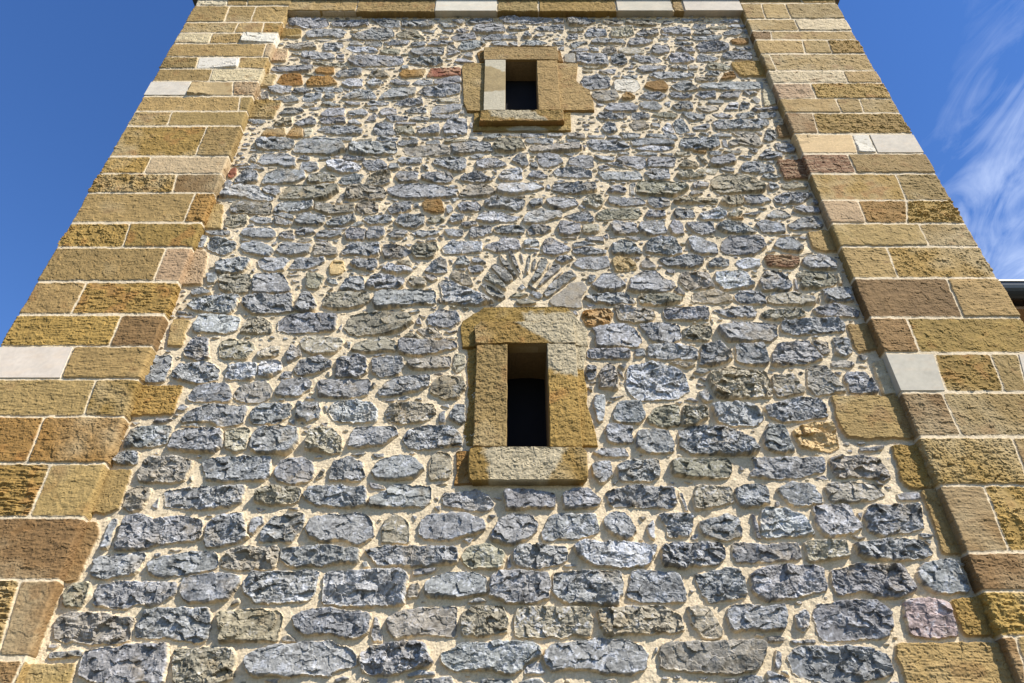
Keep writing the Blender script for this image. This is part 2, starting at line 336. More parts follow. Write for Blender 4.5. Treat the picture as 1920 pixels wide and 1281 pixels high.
# stones of the rubble face: kind, then the outline in steps of 2 mm along and up the wall
STONES = '''g-1216,1648 12,-22 -2,-75 -22,0 -4,40 1,52|g-1190,1650 47,11 46,-15 51,8 45,0 53,-13 11,-55 -29,-10 -93,-10 -43,-15 -87,-4 6,31 -8,33|g-930,1633 35,26 60,4 16,-30 26,-42 -54,-27 -62,-9 -17,19 -4,29
g-803,1599 2,42 29,15 10,-23 -13,-17 -11,-21|g-1237,1517 19,12 34,4 88,10 7,-14 -5,-51 -55,-8 -29,-8 -50,10|g-1075,1505 25,20 37,8 75,12 53,-4 22,-24 -5,-24 -80,-21 -88,-4 -28,14
g-861,1525 14,24 34,8 113,3 9,-27 -5,-40 -132,-6 -25,14|g-1065,1541 17,0 3,-14 -18,0|g-1027,1551 40,0 -14,-8|k-1285,1420 6,23 37,6 16,4 7,-44 -8,-29 -50,11|g-1196,1445 57,8 88,2 78,-4 7,-34 -52,-30 -50,4 -40,-17 -84,13 -4,30
g-956,1458 27,16 57,4 79,-6 6,-25 -27,-45 -74,-8 -42,2 -26,32|g-777,1455 21,27 190,4 2,-24 -9,-57 -57,-11 -98,0 -47,30|g-797,1398 16,11 8,-17 -25,-5|g-1277,1326 -2,25 16,16 82,2 119,-18 4,-57 -18,-10 -104,1 -76,7
g-1046,1347 6,25 38,11 80,-2 62,-5 16,-18 3,-64 -25,-5 -80,12 -99,-2|k-828,1369 77,9 34,0 55,-9 21,-11 -4,-18 -1,-49 -158,0 -10,24 -15,36|g-1276,1284 34,1 -9,-13 -21,1|g-1262,1263 89,5 3,-17 -88,-6
g-1165,1267 90,13 129,4 13,-38 5,-62 -184,0 -49,19 -5,36|k-921,1267 84,10 71,-4 15,-27 7,-46 -49,-18 -107,2 -17,45|b-1339,1637 66,-2 24,-32 -6,-58 -5,-90 -77,0|b-1336,1451 40,-12 2,-81 -4,-105 -52,3|s-1347,1233 168,0 8,-62 -176,0
g-764,1603 23,43 42,17 57,2 11,-37 -34,-56 -97,4|g-628,1611 13,39 56,11 98,2 36,-22 9,-55 -47,-24 -51,20 -58,-12 -40,21|t-392,1637 26,26 34,-13 23,-30 -3,-50 -80,-4 -2,37
g-278,1641 23,18 107,6 66,-24 1,-30 -60,-20 -48,-11 -76,2 -18,21|g-29,1646 29,13 58,0 19,-26 -4,-30 -29,-25 -52,-12 -56,16 11,38|g-74,1659 25,0 -12,-13|g-308,1659 17,-5 -7,-15|w-151,1580 38,6 -15,-18
g-689,1553 43,4 103,5 90,-13 1,-36 -47,-4 -53,-10 -107,2 -27,20|g-445,1513 16,2 8,-18 -18,0|g-438,1549 55,13 216,-7 7,-22 -5,-24 -78,-10 -157,4 -19,22|t-150,1529 22,28 56,11 52,-31 -2,-28 -13,-16 -90,2 -19,18
g-12,1533 12,-40 -16,-2|g-291,1491 72,2 -7,-13 -61,-10|w-544,1474 14,6 77,7 129,2 21,-19 -4,-83 -60,-2 -117,2 -58,4 -4,48|g-299,1447 29,4 1,-42 -34,-2|g-251,1455 49,23 93,6 39,-22 -1,-42 -81,-11 -84,0 -17,19
g-62,1466 27,20 35,1 90,-7 15,2 5,-43 -7,-34 -42,-11 -61,0 -69,19|g-129,1396 38,13 19,-9 -34,-9|g-618,1354 27,18 47,8 141,-11 10,-18 -6,-40 -35,-15 -68,14 -77,-2 -26,18|g-386,1358 13,-15 17,-52 -31,0 -5,42
g-355,1347 31,22 67,11 98,3 6,-32 -5,-50 -78,10 -80,-12 -24,9|t-141,1365 28,20 90,0 12,-42 -7,-32 -122,-7|g-637,1301 16,10 31,-24 -41,4|g-724,1250 25,17 62,18 138,4 54,-16 29,-27 -5,-17 -52,-9 -12,-17 -200,0 -27,10
g-414,1256 26,24 87,11 63,-4 21,-44 -3,-10 -77,-20 -67,-10 -41,13|g-193,1260 61,25 132,7 51,-1 29,-14 3,-24 -25,-7 -54,-43 -61,17 -101,-4 -33,17|g-282,1206 31,12 43,-3 1,-9 -71,-6|g-473,1197 20,6 19,-6 -34,-10
g-360,1200 29,-3 -2,-13 -28,0|g-256,1193 96,10 8,-29 -120,0|g-82,1197 82,-2 4,-18 -89,0|g-399,1200 19,-7 -17,-6|g-664,1192 45,5 -8,-13|g102,1624 17,35 70,4 74,-2 2,-58 -72,-25 -52,4 -45,-8 -7,25
g283,1650 30,17 41,-4 26,-56 -19,-27 -43,6 -34,34|g390,1654 24,0 -13,-13|w410,1620 24,26 -1,-68 -15,4|g452,1659 58,6 53,-6 -27,-68 -61,-5 -7,42|g576,1637 90,24 33,-20 -7,-55 -51,-10 -61,15 -12,25|g544,1595 21,4 -3,-19 -20,0
g735,1659 13,0 7,-77 -15,4|g6,1549 26,17 135,-9 -3,-32 -19,-20 -67,-12 -62,4 -14,28|w186,1562 31,14 39,-4 64,-2 68,-4 47,-4 -12,-33 -19,-28 -75,-6 -78,6 -53,32|g153,1503 24,6 15,-8 -35,-4
g446,1553 34,17 152,0 4,-45 -40,-24 -55,0 -36,-8 -61,12|g663,1572 104,-6 90,6 1,-51 -12,-6 -91,-2 -95,-4 -3,32|g121,1478 43,8 86,0 70,-2 -2,-60 -19,-33 -64,0 -83,3 -37,30
g351,1486 39,1 70,-5 30,-8 12,-50 -5,-26 -46,-4 -86,4 -37,11 11,38|g532,1470 53,16 49,9 38,-6 6,-61 -7,-19 -106,-15 -19,23|g692,1474 52,23 24,4 118,0 29,-8 -4,-61 -71,-15 -40,-8 -67,-9 -38,17|g512,1430 13,-2 -9,-7
t11,1376 53,9 155,-5 8,-51 -10,-28 -40,7 -37,-7 -129,3 -5,29|t241,1372 23,9 76,4 80,2 53,-26 8,-43 -97,-5 -122,-9 -20,29|t498,1380 32,7 33,-7 25,-65 -22,-21 -40,3 -23,43|g606,1372 22,15 98,-2 50,2 -4,-33 -16,-32 -52,0 -93,-4
g672,1308 30,2 -10,-9|g91,1270 30,14 114,12 59,-2 57,-10 20,-24 -7,-37 -43,-17 -60,2 -60,15 -94,-7 -20,27|g405,1270 9,19 129,2 144,3 10,-14 -9,-30 -29,-34 -102,-10 -56,7 -53,3 -46,4|w395,1277 10,-4 -17,-17
w36,1233 40,3 13,-26 -53,-4|g495,1200 32,1 -12,-8|g566,1197 32,0 -6,-13 -25,3|g604,1193 31,12 49,-4 -5,-21 -74,0|g220,1190 58,8 5,-21 -71,0|g21,1190 50,10 28,-23 -81,0|w760,1641 16,35 60,9 65,-35 15,-53 -62,-6 -82,-5 -19,5
g932,1689 114,5 6,-35 19,-43 -54,-19 -64,-11 -23,34|g1067,1667 18,0 -14,-24|g1084,1650 11,17 16,22 159,5 -11,-53 -1,-25 -54,-13 -89,-12 -31,16|g1019,1593 51,-5 -23,-10|g1236,1601 42,-6 -15,-9 -28,0|g1244,1578 20,0 -8,-14
t878,1574 65,6 55,-4 6,-47 -57,-8 -70,-10|g1027,1566 94,16 92,0 28,-12 15,-33 -33,-14 -88,-6 -86,4 -17,20|g934,1486 53,11 42,10 116,-4 17,-41 -1,-34 -44,-19 -63,-4 -36,19 -86,-7 -1,38
g1181,1482 24,23 80,14 21,-6 7,-31 4,-58 -47,-4 -61,2 -27,40|w800,1361 31,19 7,-15 -10,-39 -18,-13 -15,16|g845,1361 26,30 72,11 98,-4 29,-37 -7,-32 -25,-28 -98,-7 -44,0 -39,3 -6,32
q1113,1398 75,7 49,-11 2,-51 -8,-39 -64,-5 -61,5 -6,36|y1248,1405 78,4 54,0 -9,-105 -121,0 -4,47|s1051,1285 314,6 17,-45 -35,-75 -296,0 -9,75|g708,1304 47,-1 -7,-14 -44,0|g768,1294 71,3 -3,-10 -63,-2
g750,1253 40,25 146,2 75,-17 11,-10 -1,-47 -70,-16 -122,-6 -72,22|g722,1270 13,-7 -11,-43 -14,0|g723,1216 19,2 2,-18|g688,1216 39,-13 16,-23 -85,0|s1287,1741 67,0 0,-208 -75,0 5,78 4,65|g-1187,2345 58,6 34,-98 -41,-3 -53,18 0,33
t-1067,2283 -3,49 26,13 93,-19 7,-31 -23,-45 -84,9|g-1295,2268 57,3 13,-59 -1,-58 -63,-8 -10,60|g-1208,2194 11,35 102,15 53,-38 -2,-46 -61,-17 -77,23 -23,11|w-1014,2171 -5,55 41,9 59,3 9,-38 -8,-37 -81,3
g-1127,2082 20,50 38,14 76,-3 24,-66 -52,-6 -78,0|g-970,2098 17,34 51,22 32,6 30,-34 4,-39 -46,-21 -67,11|g-1154,2039 17,21 24,-11 -12,-16|g-1156,2017 22,3 -3,-8|g-1217,1989 15,15 55,-2 -27,-16|g-1287,1989 31,2 -14,-13
g-1121,1991 13,32 80,40 123,-14 -11,-68 -69,-10 -42,20|g-1263,1971 120,2 3,-68 -54,-10 -87,-3 2,48|g-1131,1890 0,60 49,15 112,-2 16,-63 -24,-25 -89,7|t-960,1960 78,11 10,-81 -35,-17 -39,22|g-1121,1976 60,10 4,-15
g-891,1996 2,43 26,27 106,-6 1,-48 -36,-26 -79,-5|g-1293,1841 10,34 61,0 6,-43 -51,-3|g-1191,1841 14,15 82,2 61,-17 -11,-66 -35,-9 -107,4 -10,28|g-1003,1841 30,15 138,4 49,-4 16,-62 -28,-19 -110,-2 -69,4
g-1204,1685 -11,53 31,21 46,-12 -10,-71 -30,-7|g-1123,1689 15,31 10,-44|g-1033,1780 9,14 6,-24|g-1097,1738 84,14 168,5 -1,-63 -95,-18 -135,9|g-859,1890 -8,55 25,26 121,0 13,-56 -20,-45 -110,3|y-1375,2137 220,0 2,-117 -214,-10
s-1374,1815 151,-3 8,-132 -27,-17 -132,0|t-925,2277 36,37 40,-7 -2,-36 -65,-15|g-817,2271 9,49 36,-31 7,-24 -46,-27|t-781,2332 20,25 131,-12 11,-25 -21,-37 -85,-12 -39,24|g-614,2332 22,0 -2,-31
k-589,2295 20,31 95,31 47,-25 2,-43 -70,-3 -48,-3|g-418,2295 6,37 37,19 168,-6 7,-38 -76,-24 -72,-15 -54,9|w-912,2218 17,32 58,-3 14,-41 -37,-29 -38,0|g-826,2171 10,23 32,6 3,-29|g-776,2206 13,35 68,24 47,-24 -1,-23 -48,-29 -59,-9
g-631,2253 65,18 40,-12 9,-65 -30,-23 -76,3 -6,38|g-506,2253 33,9 77,0 9,-38 -20,-41 -56,-9 -33,20|g-379,2241 56,12 101,12 5,-47 -69,-9 -76,3|t-206,2274 32,0 7,-56 -27,-26 -16,20|g-503,2271 28,12 15,-6 -33,-12|g-660,2194 14,3 0,-26
g-820,2098 7,56 73,15 35,-15 1,-28 -45,-33|g-682,2160 70,6 113,-3 4,-31 -14,-36 -110,-9 -52,11 -11,34|g-493,2149 18,-6 -10,-17|g-468,2098 18,51 44,28 112,9 4,-49 -45,-22 -90,-22|k-283,2109 10,51 27,17 76,-6 7,-39 -26,-50 -51,0
g-397,2087 22,9 24,-6 -17,-13 -28,0|g-337,2082 23,5 1,-10|g-456,2077 50,5 -3,-11|g-280,2189 33,3 -4,-9|g-742,2066 81,-3 11,-51 -39,-23 -42,7|g-757,1991 21,11 0,-24|g-731,1996 32,0 -6,-15
w-630,2044 23,24 64,9 56,-11 26,-22 4,-53 -83,-2 -69,7|t-434,2023 17,37 63,11 88,-11 8,-43 -35,-23 -75,-13 -51,10|g-247,2055 27,8 5,-19|g-246,2028 18,8 3,-50 -22,0|g-213,2007 16,51 32,2 5,-69 -15,-8|g-648,1986 31,5 -10,-20
g-703,1971 29,10 -10,-16|g-703,1955 17,5 1,-15|g-648,2055 14,0 2,-27|t-684,1890 7,60 28,15 50,0 37,-40 3,-50 -30,-5 -76,15|g-543,1890 11,75 57,8 81,-2 12,-31 -40,-35 -61,-10
g-360,1940 16,20 66,16 81,-3 33,-43 -3,-30 -105,-13 -65,3 -23,25|w-531,1868 55,7 -24,-12|g-458,1870 39,3 2,-15 -30,-2|g-762,1812 17,34 55,10 46,-20 8,-42 -9,-24 -49,-7 -47,3 -18,23|t-628,1775 14,42 11,-5 -2,-23
g-584,1775 4,66 50,17 33,-17 13,-5 15,-47 -15,-14 -60,0|g-449,1803 8,38 67,22 53,-7 37,-39 -23,-33 -66,-11 -61,11|t-265,1856 21,19 39,-5 12,-58 -11,-28 -55,-9 -6,23|g-454,1770 58,-20 -4,-7 -42,4|g-241,1757 12,13 30,-9
k-803,1738 18,14 114,0 12,-18 -11,-32 -68,-13 -69,13|g-658,1729 17,23 84,2 97,-4 8,-61 -53,-6 -92,6 -44,18|g-446,1711 62,41 20,9 111,-9 -1,-50 -19,-17 -108,-2 -66,2|g-218,1729 54,3 50,13 39,-20 21,-36 -20,-17 -58,0 -83,17
g-244,1716 16,4 -3,-15|g-244,1685 24,4 -7,-20|g-58,1716 20,0 5,-9|g-699,1680 37,5 -2,-11|g-795,1685 31,-9 -19,-7|g-25,1738 50,6 109,-15 2,-44 -153,-9|g159,1729 43,20 44,-3 33,-35 -11,-26 -103,-6|g277,2295 151,3 1,-45 -77,3 -77,6
g450,2295 32,6 -1,-36 -33,-6|g498,2314 61,15 118,-28 -8,-51 -130,3 -47,3|g705,2320 61,12 34,-49 -3,-30 -45,-24 -76,-5 11,47|g819,2314 103,12 7,-55 -11,-47 -107,14|g942,2265 43,61 106,12 36,-85 -83,-24 -107,-5
g1105,2332 55,6 -7,-61 -25,-3|g268,2224 33,0 -3,-47 -20,-17 -14,11|g277,2154 21,0 -17,-11|g264,2132 21,0 -6,-23|g313,2194 32,38 27,-20 4,-58 -8,-36 -60,11|g380,2224 32,5 -12,-23|g375,2200 19,-3 4,-34|g380,2154 12,-5 -8,-12
w413,2218 86,20 74,-20 46,-41 0,-62 -47,-33 -130,-3 -38,30 1,57|t567,2241 94,-12 -41,-17|g645,2194 22,15 47,-3 -32,-20|g660,2171 26,0 -5,-17|g650,2149 33,-12 -29,-5|g649,2104 30,14 16,-41 -29,-9
t693,2183 39,17 59,12 111,-18 5,-57 -8,-47 -124,-5 -64,2 -14,50|t921,2177 82,6 19,-71 -98,-25 -13,45|w287,2093 32,3 -2,-52 -9,-53 -15,0 -9,64|g337,2087 57,11 -35,-19|g344,2012 23,54 79,5 5,-59 -19,-26 -81,5
k457,2007 37,42 65,11 21,-16 -10,-63 -64,-13 -39,13|k583,2049 85,0 -2,-37 -46,-31 -46,-5|w688,2060 138,3 32,-61 -33,-26 -94,0 -41,20|g864,2049 74,22 88,19 49,-24 -2,-54 -90,-16 -65,-7 -41,18|g594,2077 30,13 24,-19
g566,2071 23,0 -11,-11|g314,1971 23,10 66,-8 -4,-58 -60,-10 -25,15|g415,1940 13,18 94,-3 14,-55 -8,-27 -74,0 -47,14|g557,1950 43,21 90,2 59,-18 51,-35 14,-45 -78,-10 -144,3 -39,27|g841,1945 26,38 52,-7 10,-96 -30,-7 -66,17
g266,1875 28,15 79,0 10,-30 -49,-4 -47,4|g254,1827 23,12 43,2 2,-47 -35,-35 -27,30|g340,1827 37,21 102,0 -4,-59 -33,-14 -94,-2|k515,1841 14,7 177,0 2,-36 -18,-28 -86,-2 -92,12|g777,1856 243,0 -13,-48 -106,-28 -68,0 -74,9 28,33
g737,1827 12,-15 -12,-4|t547,1773 30,-3 -14,-7|g322,1766 18,9 -15,-16|g292,1734 93,25 130,-7 2,-54 -29,-18 -82,5 -99,4|g525,1734 12,0 11,-62 -12,-3|t583,1757 109,-5 4,-45 -54,-22 -73,-11 0,37
g707,1743 37,18 63,-4 -6,-63 -82,-14 -18,31|g837,1743 52,23 66,-9 16,-55 -8,-8 -93,-5|g825,1707 11,-5 -5,-19 -14,2|g1060,2218 63,6 28,-53 13,-59 -104,-16 -23,36|x940,1960 72,26 73,5 -5,-96 -41,-20 -87,20
g1188,2351 58,-6 -9,-62 -26,-21 -34,15|g1152,2241 60,6 18,-18 -19,-14 -61,3|g1255,2271 37,-6 -13,-18 -24,0|g1243,2224 33,0 -7,-9|g1179,2171 17,23 64,-5 17,-80 -49,-8 -49,6|g1149,2197 28,-3 -14,-14|p1296,2241 84,6 9,-149 -97,0
s1105,2093 255,0 12,-168 -195,0 -61,5 -14,41|g1144,1890 86,10 -14,-18 -72,-4|y1253,1902 110,0 19,-155 -127,-2 -19,30|g1029,1841 14,17 87,2 62,-9 21,-67 -33,-11 -55,16 -87,-7 -5,26|g966,1784 33,12 14,-21
g985,1743 27,23 74,4 62,-4 24,-41 -29,-14 -78,-9 -68,-4|g1179,1757 23,-5 -12,-11|g1211,1729 69,5 -5,-25 -63,-2|g1156,1780 23,-23 -17,0|t-1224,2995 14,19 72,6 14,-62 -43,-12 -44,6|g-1122,2989 16,22 76,-16 7,-31 -55,0
g-1124,2958 24,6 8,-15 -25,-3|g-1017,3014 82,-44 -14,-18 -57,12|g-925,2983 10,37 36,13 72,-19 8,-44 -27,-15 -82,6|g-791,2970 14,19 98,31 14,-37 -71,-34 -43,3|g-1293,2912 63,15 39,-6 6,-24 -70,-3|g-1225,2940 20,3 1,-13
g-1174,2921 23,9 -5,-12|g-1139,2909 8,24 105,7 27,-19 7,-42 -85,3 -48,9|g-981,2903 59,21 6,-9 9,-48 -60,12|g-917,2921 29,25 50,-19 11,-18 -68,-18|g-821,2903 22,18 84,-3 -4,-27 -48,-12 -47,3|g-1304,2844 5,44 26,-3 1,-65 -22,-3
g-1261,2838 5,29 21,15 87,-32 7,-30 -20,-34 -31,-6 -58,35|g-1179,2873 17,18 -3,-24|g-1133,2873 45,-12 -33,-3|g-1121,2826 15,24 44,5 67,-23 13,-23 -12,-38 -52,15 -44,11|g-968,2803 16,41 92,-6 29,0 -4,-47 -65,-20 -49,18
g-892,2855 16,24 47,-6 -33,-21|g-999,2832 23,29 -4,-23|g-811,2809 -1,41 41,0 47,-35 11,-41 -98,0|g-820,2873 60,-12 -37,-3|g-744,2861 24,6 -9,-17|g-1199,2729 24,17 85,17 27,-11 3,-28 -19,-39 -50,-8 -53,5
w-1033,2746 29,17 77,0 21,-23 -14,-50 -64,0 -29,23|g-1046,2690 18,17 -6,-27|g-896,2707 23,50 109,6 3,-23 -50,-36 -75,-3|g-817,2696 43,5 -21,-16|g-895,2685 39,3 -30,-11|g-896,2669 60,0 -47,-6
x-733,2718 11,34 34,-12 19,-44 -25,-22 -32,0|g-1215,2669 36,2 8,-45 -28,0|k-1165,2647 22,22 96,0 15,-49 -1,-47 -49,-5 -61,26|g-1032,2652 19,22 96,0 23,-32 28,-64 -21,-10 -121,0 -10,42|k-816,2669 35,5 35,-22 -14,-58 -44,5
g-734,2652 33,-5 12,-27 -37,6|g-872,2647 35,-16 -27,-5|g-845,2610 15,2 -5,-13|g-1201,2604 25,8 -15,-16|g-1142,2573 25,-5 -13,-11|g-1252,2583 29,16 53,-23 -44,-11 -30,-2|g-677,2589 16,53 18,16 51,0 12,-59 -2,-13 -90,-3
g-723,2583 24,27 -5,-21|g-1251,2506 24,26 48,20 124,3 -4,-49 -14,-35 -22,-5 -88,15 -37,10|g-1040,2537 24,15 122,11 38,5 10,-52 11,-35 -100,-15 -50,0 -47,40|g-829,2486 10,51 -3,36 31,0 32,-46 11,-46 -45,-5
k-729,2506 13,62 68,10 41,-10 46,5 16,-36 -31,-31 -59,-15 -53,0|g-1280,2481 66,-10 -1,-10 -59,5|g-1269,2456 70,0 -12,-9 -53,0|w-1192,2393 5,63 63,5 91,-14 5,-54 -25,-19 -127,5|t-1009,2408 7,34 47,10 47,-25 15,-53 -58,-4 -57,4
g-881,2427 31,29 75,10 111,-10 0,-67 -36,-10 -59,-5 -70,0 -44,15|g-650,2393 10,29 -1,-38|s-1280,2437 64,0 8,-128 -59,0|K-1328,2610 15,210 65,-29 14,-51 10,-125|s-1358,2933 17,151 87,0 26,-151|g-636,2989 23,22 94,3 8,-38 -96,-15
g-494,2983 13,31 103,0 4,-50 -31,-28 -47,4 -40,24|g-685,2943 38,33 14,-12 -35,-21|g-699,2909 11,24 73,-6 1,-57 -73,3|g-612,2903 9,30 67,7 1,-49 -27,-18 -42,0|g-785,2933 58,7 35,-7 -32,-9|g-520,2903 32,21 46,-3 6,-15 -31,-30 -33,3
g-424,2909 37,15 80,-3 -3,-21 -74,-15|g-354,2879 42,-12 -3,-9 -34,0|g-307,2891 21,-3 -5,-21|g-282,2927 76,0 -7,-36 -46,-6 -20,21|g-511,2861 30,-6 -7,-11|g-457,2861 19,24 1,-18|g-446,2838 32,6 -11,-18|g-399,2861 33,0 -15,-9
g-176,2903 7,43 76,6 9,-37 -33,-24 -58,-15|g-699,2797 36,53 117,-6 2,-58 -22,-15 -71,12 -49,-3|g-533,2797 8,41 71,-3 41,-44 -42,-28 -65,0|k-412,2826 98,18 10,-29 -25,-52 -61,0 -15,28
w-288,2815 43,46 30,-11 91,0 -3,-56 -86,-5 -65,-3|g-653,2740 16,12 86,-3 8,-36 -17,-25 -46,13 -38,17|w-525,2701 32,34 35,-28 31,11 26,-22 -10,-16 -80,0|t-462,2746 49,-3 11,-30 -25,5 -33,11|g-535,2718 18,11 2,-16
g-392,2740 20,0 -7,-11|g-395,2718 17,-5 -19,-12|g-348,2690 21,39 34,31 26,-14 6,-66 -66,-6|g-256,2757 17,-11 -3,-17|g-225,2713 5,50 25,6 25,-29 -7,-22|g-159,2763 21,0 33,-31 -53,3|g-177,2707 32,8 31,-14 -14,-21 -40,-3
g-222,2696 37,8 -7,-14|g-647,2680 20,0 -6,-14|g-610,2674 44,0 -23,-8|t-242,2652 6,38 28,-10 41,-28 12,-42 -30,5|g-573,2631 17,27 39,8 89,-19 3,-32 -29,-21 -110,2|k-411,2631 9,32 57,-16 7,-32 -47,-11|g-354,2658 36,8 23,-19 -29,-16
w-288,2626 15,16 48,-16 81,-48 75,-51 -54,-18 -77,5 -66,8 -8,67|g-341,2594 27,8 -3,-16|g-290,2537 11,10 6,-28|g-533,2532 3,41 23,5 108,11 98,-6 9,-67 -70,0 -98,-15 -60,-12|t-238,2506 27,0 -11,-12|t-195,2501 31,-7 -15,-8
g-310,2496 22,10 -6,-15|g-270,2658 16,0 1,-14|g-403,2471 44,20 8,-12 -37,-10|g-318,2452 35,39 77,-15 10,-39 -21,-34 -52,-7 -43,17|k-625,2398 11,58 58,15 61,0 96,-5 30,-39 -49,-43 -43,-14 -110,-10 -39,14
g-362,2437 10,15 14,-39 -22,0|g-357,2466 31,-10 -7,-9|k-414,2346 35,24 61,-19 -2,-24|g-358,2389 70,9 33,-43 -10,-28 -37,0|g-253,2379 52,7 -29,-16|g-248,2351 44,4 2,-28|g-214,2968 61,7 5,-24 -56,-7
w-154,2989 28,42 47,7 110,-35 -14,-18 -104,-13|w50,2989 20,42 62,10 82,0 1,-31 -65,-31 -48,-14 -47,3|k-362,2989 26,24 49,-7 -8,-27 -42,-11|g-267,2982 12,42 48,-7 1,-32 -41,-17|g-81,2927 41,24 90,-10 -5,-37 -61,-4 -51,10
g64,2927 24,24 65,-3 9,-21 -34,-30 -55,0|g195,2941 11,34 84,-14 2,-47 -66,-20 -23,6|t293,2934 26,27 51,-7 -8,-40 -56,-10|g-112,2815 9,26 51,7 8,32 70,-13 6,-55 -75,-13 -13,-3|w51,2854 17,17 36,-4 6,-39 -57,0
w53,2815 59,0 -2,-9 -55,0|g129,2822 8,39 28,10 73,-56 -12,-19 -51,-19 -45,13|g256,2848 56,13 69,-7 -89,-23 -35,-3|g245,2809 60,16 85,-23 -10,-16 -73,-6 -46,3|g174,2752 19,15 58,-3 -42,-34
g245,2727 28,31 114,13 7,-50 -57,-25 -27,9 -31,-6|v-56,2777 13,-6 28,-38 35,-76 -9,-3 -49,67|v-15,2793 13,6 18,-47 18,-74 -5,-6 -26,61|v32,2793 12,-10 4,-50 -7,3|v69,2783 11,7 -8,-69 -7,-49 -9,3 5,58|v88,2758 12,-6 -8,-56 -11,0
v116,2758 27,0 3,-37 -28,-55 -32,-42 -11,18 26,54|v146,2730 12,3 -8,-31 -9,-3|v164,2721 27,6 3,-25 -46,-54 -41,-45 -4,6 32,63|v43,2696 4,0 -2,-21|v166,2648 37,39 -6,-15 -27,-30
v119,2565 28,47 64,66 27,15 21,-36 -32,-21 -55,-59 -36,-29|v-87,2714 22,16 45,-34 27,-54 -26,-21 -18,15|v-112,2648 13,33 35,-12 36,-57 7,-29 -24,14 -36,27|v-126,2618 15,3 40,-27 50,-46 -28,-17 -39,29
m144,2531 54,52 37,41 44,6 16,-30 -25,-40 -6,-65 -108,11|g24,2600 18,18 13,-15 -18,-14|g64,2612 32,-26 -11,3|g74,2560 7,23 34,-20 0,-15 -14,-8|k-10,2554 26,17 51,-6 -34,-17|k15,2531 43,9 39,-23 -73,-3|g-96,2509 26,5 -4,-5
g231,2478 13,5 8,-19 -14,-8|g221,3008 35,12 36,19 39,0 18,-50 -6,-16 -55,3|g418,2958 19,18 92,-18 3,-49 -52,-9 -45,3|g531,2940 25,30 89,3 5,-70 -78,-9 -35,27|g668,2940 16,36 33,-6 3,-67 -43,-6
g743,2970 35,6 80,-3 -7,-64 -53,-15 -38,27|g874,2958 33,28 65,-16 55,-43 -4,-18 -122,0 -29,24|g203,2876 67,12 -1,-12|g311,2879 68,6 5,-35 -75,0|g379,2888 22,18 1,-36|g412,2885 33,-3 -34,-3|g471,2888 66,-3 -15,-21 -36,9
g417,2844 43,23 33,-6 41,-75 -58,-9 -61,9|g529,2850 17,2 -10,-11|g557,2844 20,23 43,12 57,-6 21,-82 -43,-14 -103,20|g735,2867 28,21 83,-50 -8,-52 -59,0 -42,17|g879,2861 31,30 130,3 10,-68 -64,-46 -109,6 -15,29
x404,2746 30,23 62,-29 4,-39 -81,-13|g519,2729 32,31 27,-47 -6,-12 -47,6|g600,2757 53,6 92,14 32,-25 -12,-28 -52,-20 -98,20|g795,2735 28,22 56,-5 -8,-39 -73,-3|w901,2729 23,23 42,8 39,-8 -4,-34 -73,-22|g620,2696 32,0 -7,-22 -24,6
g307,2663 26,0 -11,-32 -17,-3|g447,2652 12,0 -11,-26|g313,2604 26,38 30,32 40,-5 38,-59 -38,-27 -63,0|g456,2583 14,59 40,38 62,16 26,-44 40,-21 4,-27 -51,-31 -89,5|g677,2680 108,0 10,-81 -112,-10 -21,42
w813,2680 97,5 26,-11 18,-64 -122,-21 -24,42|g638,2589 11,7 26,-36 -26,8|g278,2547 63,18 98,8 38,-46 -5,-13 -92,2 -81,11|k493,2552 16,16 109,0 42,-26 -18,-20 -63,-11 -84,5|t703,2568 89,18 57,-29 2,-30 -56,-8 -98,8
g863,2547 25,31 52,5 41,-26 -1,-41 -54,0 -60,11|g283,2511 39,3 -24,-15|g585,2501 32,5 -17,-10|g624,2506 44,8 -25,-13|R262,2452 15,32 93,7 16,-30 -23,-44 -72,-14|t395,2501 37,0 104,-25 8,-24 -14,-22 -68,-5 -56,12
g579,2486 28,8 142,2 -3,-59 -90,0 -75,5|g766,2486 46,0 21,10 82,5 20,-30 -18,-29 -110,14|g752,2447 9,-10 -3,-20|g298,2393 39,20 86,4 35,-24 20,-56 -14,-28 -154,0 1,61|g479,2413 99,12 48,-12 2,-62 -30,-24 -87,10
k641,2393 67,20 36,-10 -2,-33 -17,-33 -87,9 -4,24|g765,2393 54,29 79,0 96,-9 -9,-53 -40,-28 -146,5 -17,28|g792,2417 40,15 -14,-15|o936,3001 57,7 -4,-19 -51,3|g1037,2995 27,6 -11,-12|g1037,2964 28,22 85,-34 2,-37 -99,-3
g1173,2958 71,43 62,10 10,-59 -14,-19 -123,-3|g1104,2897 72,3 -23,-6|s1239,2909 86,15 22,-127 -74,0 -36,20|g1163,2900 51,3 -6,-6|g1083,2826 28,47 59,6 27,-59 -14,-23 -67,12|g1043,2797 22,6 15,-9 -30,-5|g1170,2780 70,17 -50,-20
N1029,2769 66,5 71,-11 -2,-23 -23,-27 -66,-6 -42,11|g1183,2752 22,22 70,0 39,-34 -16,-39 -92,0 -30,23|g976,2620 33,60 60,0 23,-17 7,-53 -10,-27 -109,3|k1135,2674 28,16 103,-5 22,-33 -9,-32 -69,-21 -72,-5 5,48
g1117,2642 9,10 -5,-63 -10,-8|p1294,2674 24,0 -17,-59 -12,0|g1213,2589 107,10 0,-62 -30,-13 -73,3|t986,2527 25,41 83,5 77,-31 -7,-26 -59,-5 -88,3|g1189,2552 4,-15 -10,-21|k947,2466 29,18 135,7 3,-35 -39,-19 -83,2 -43,8
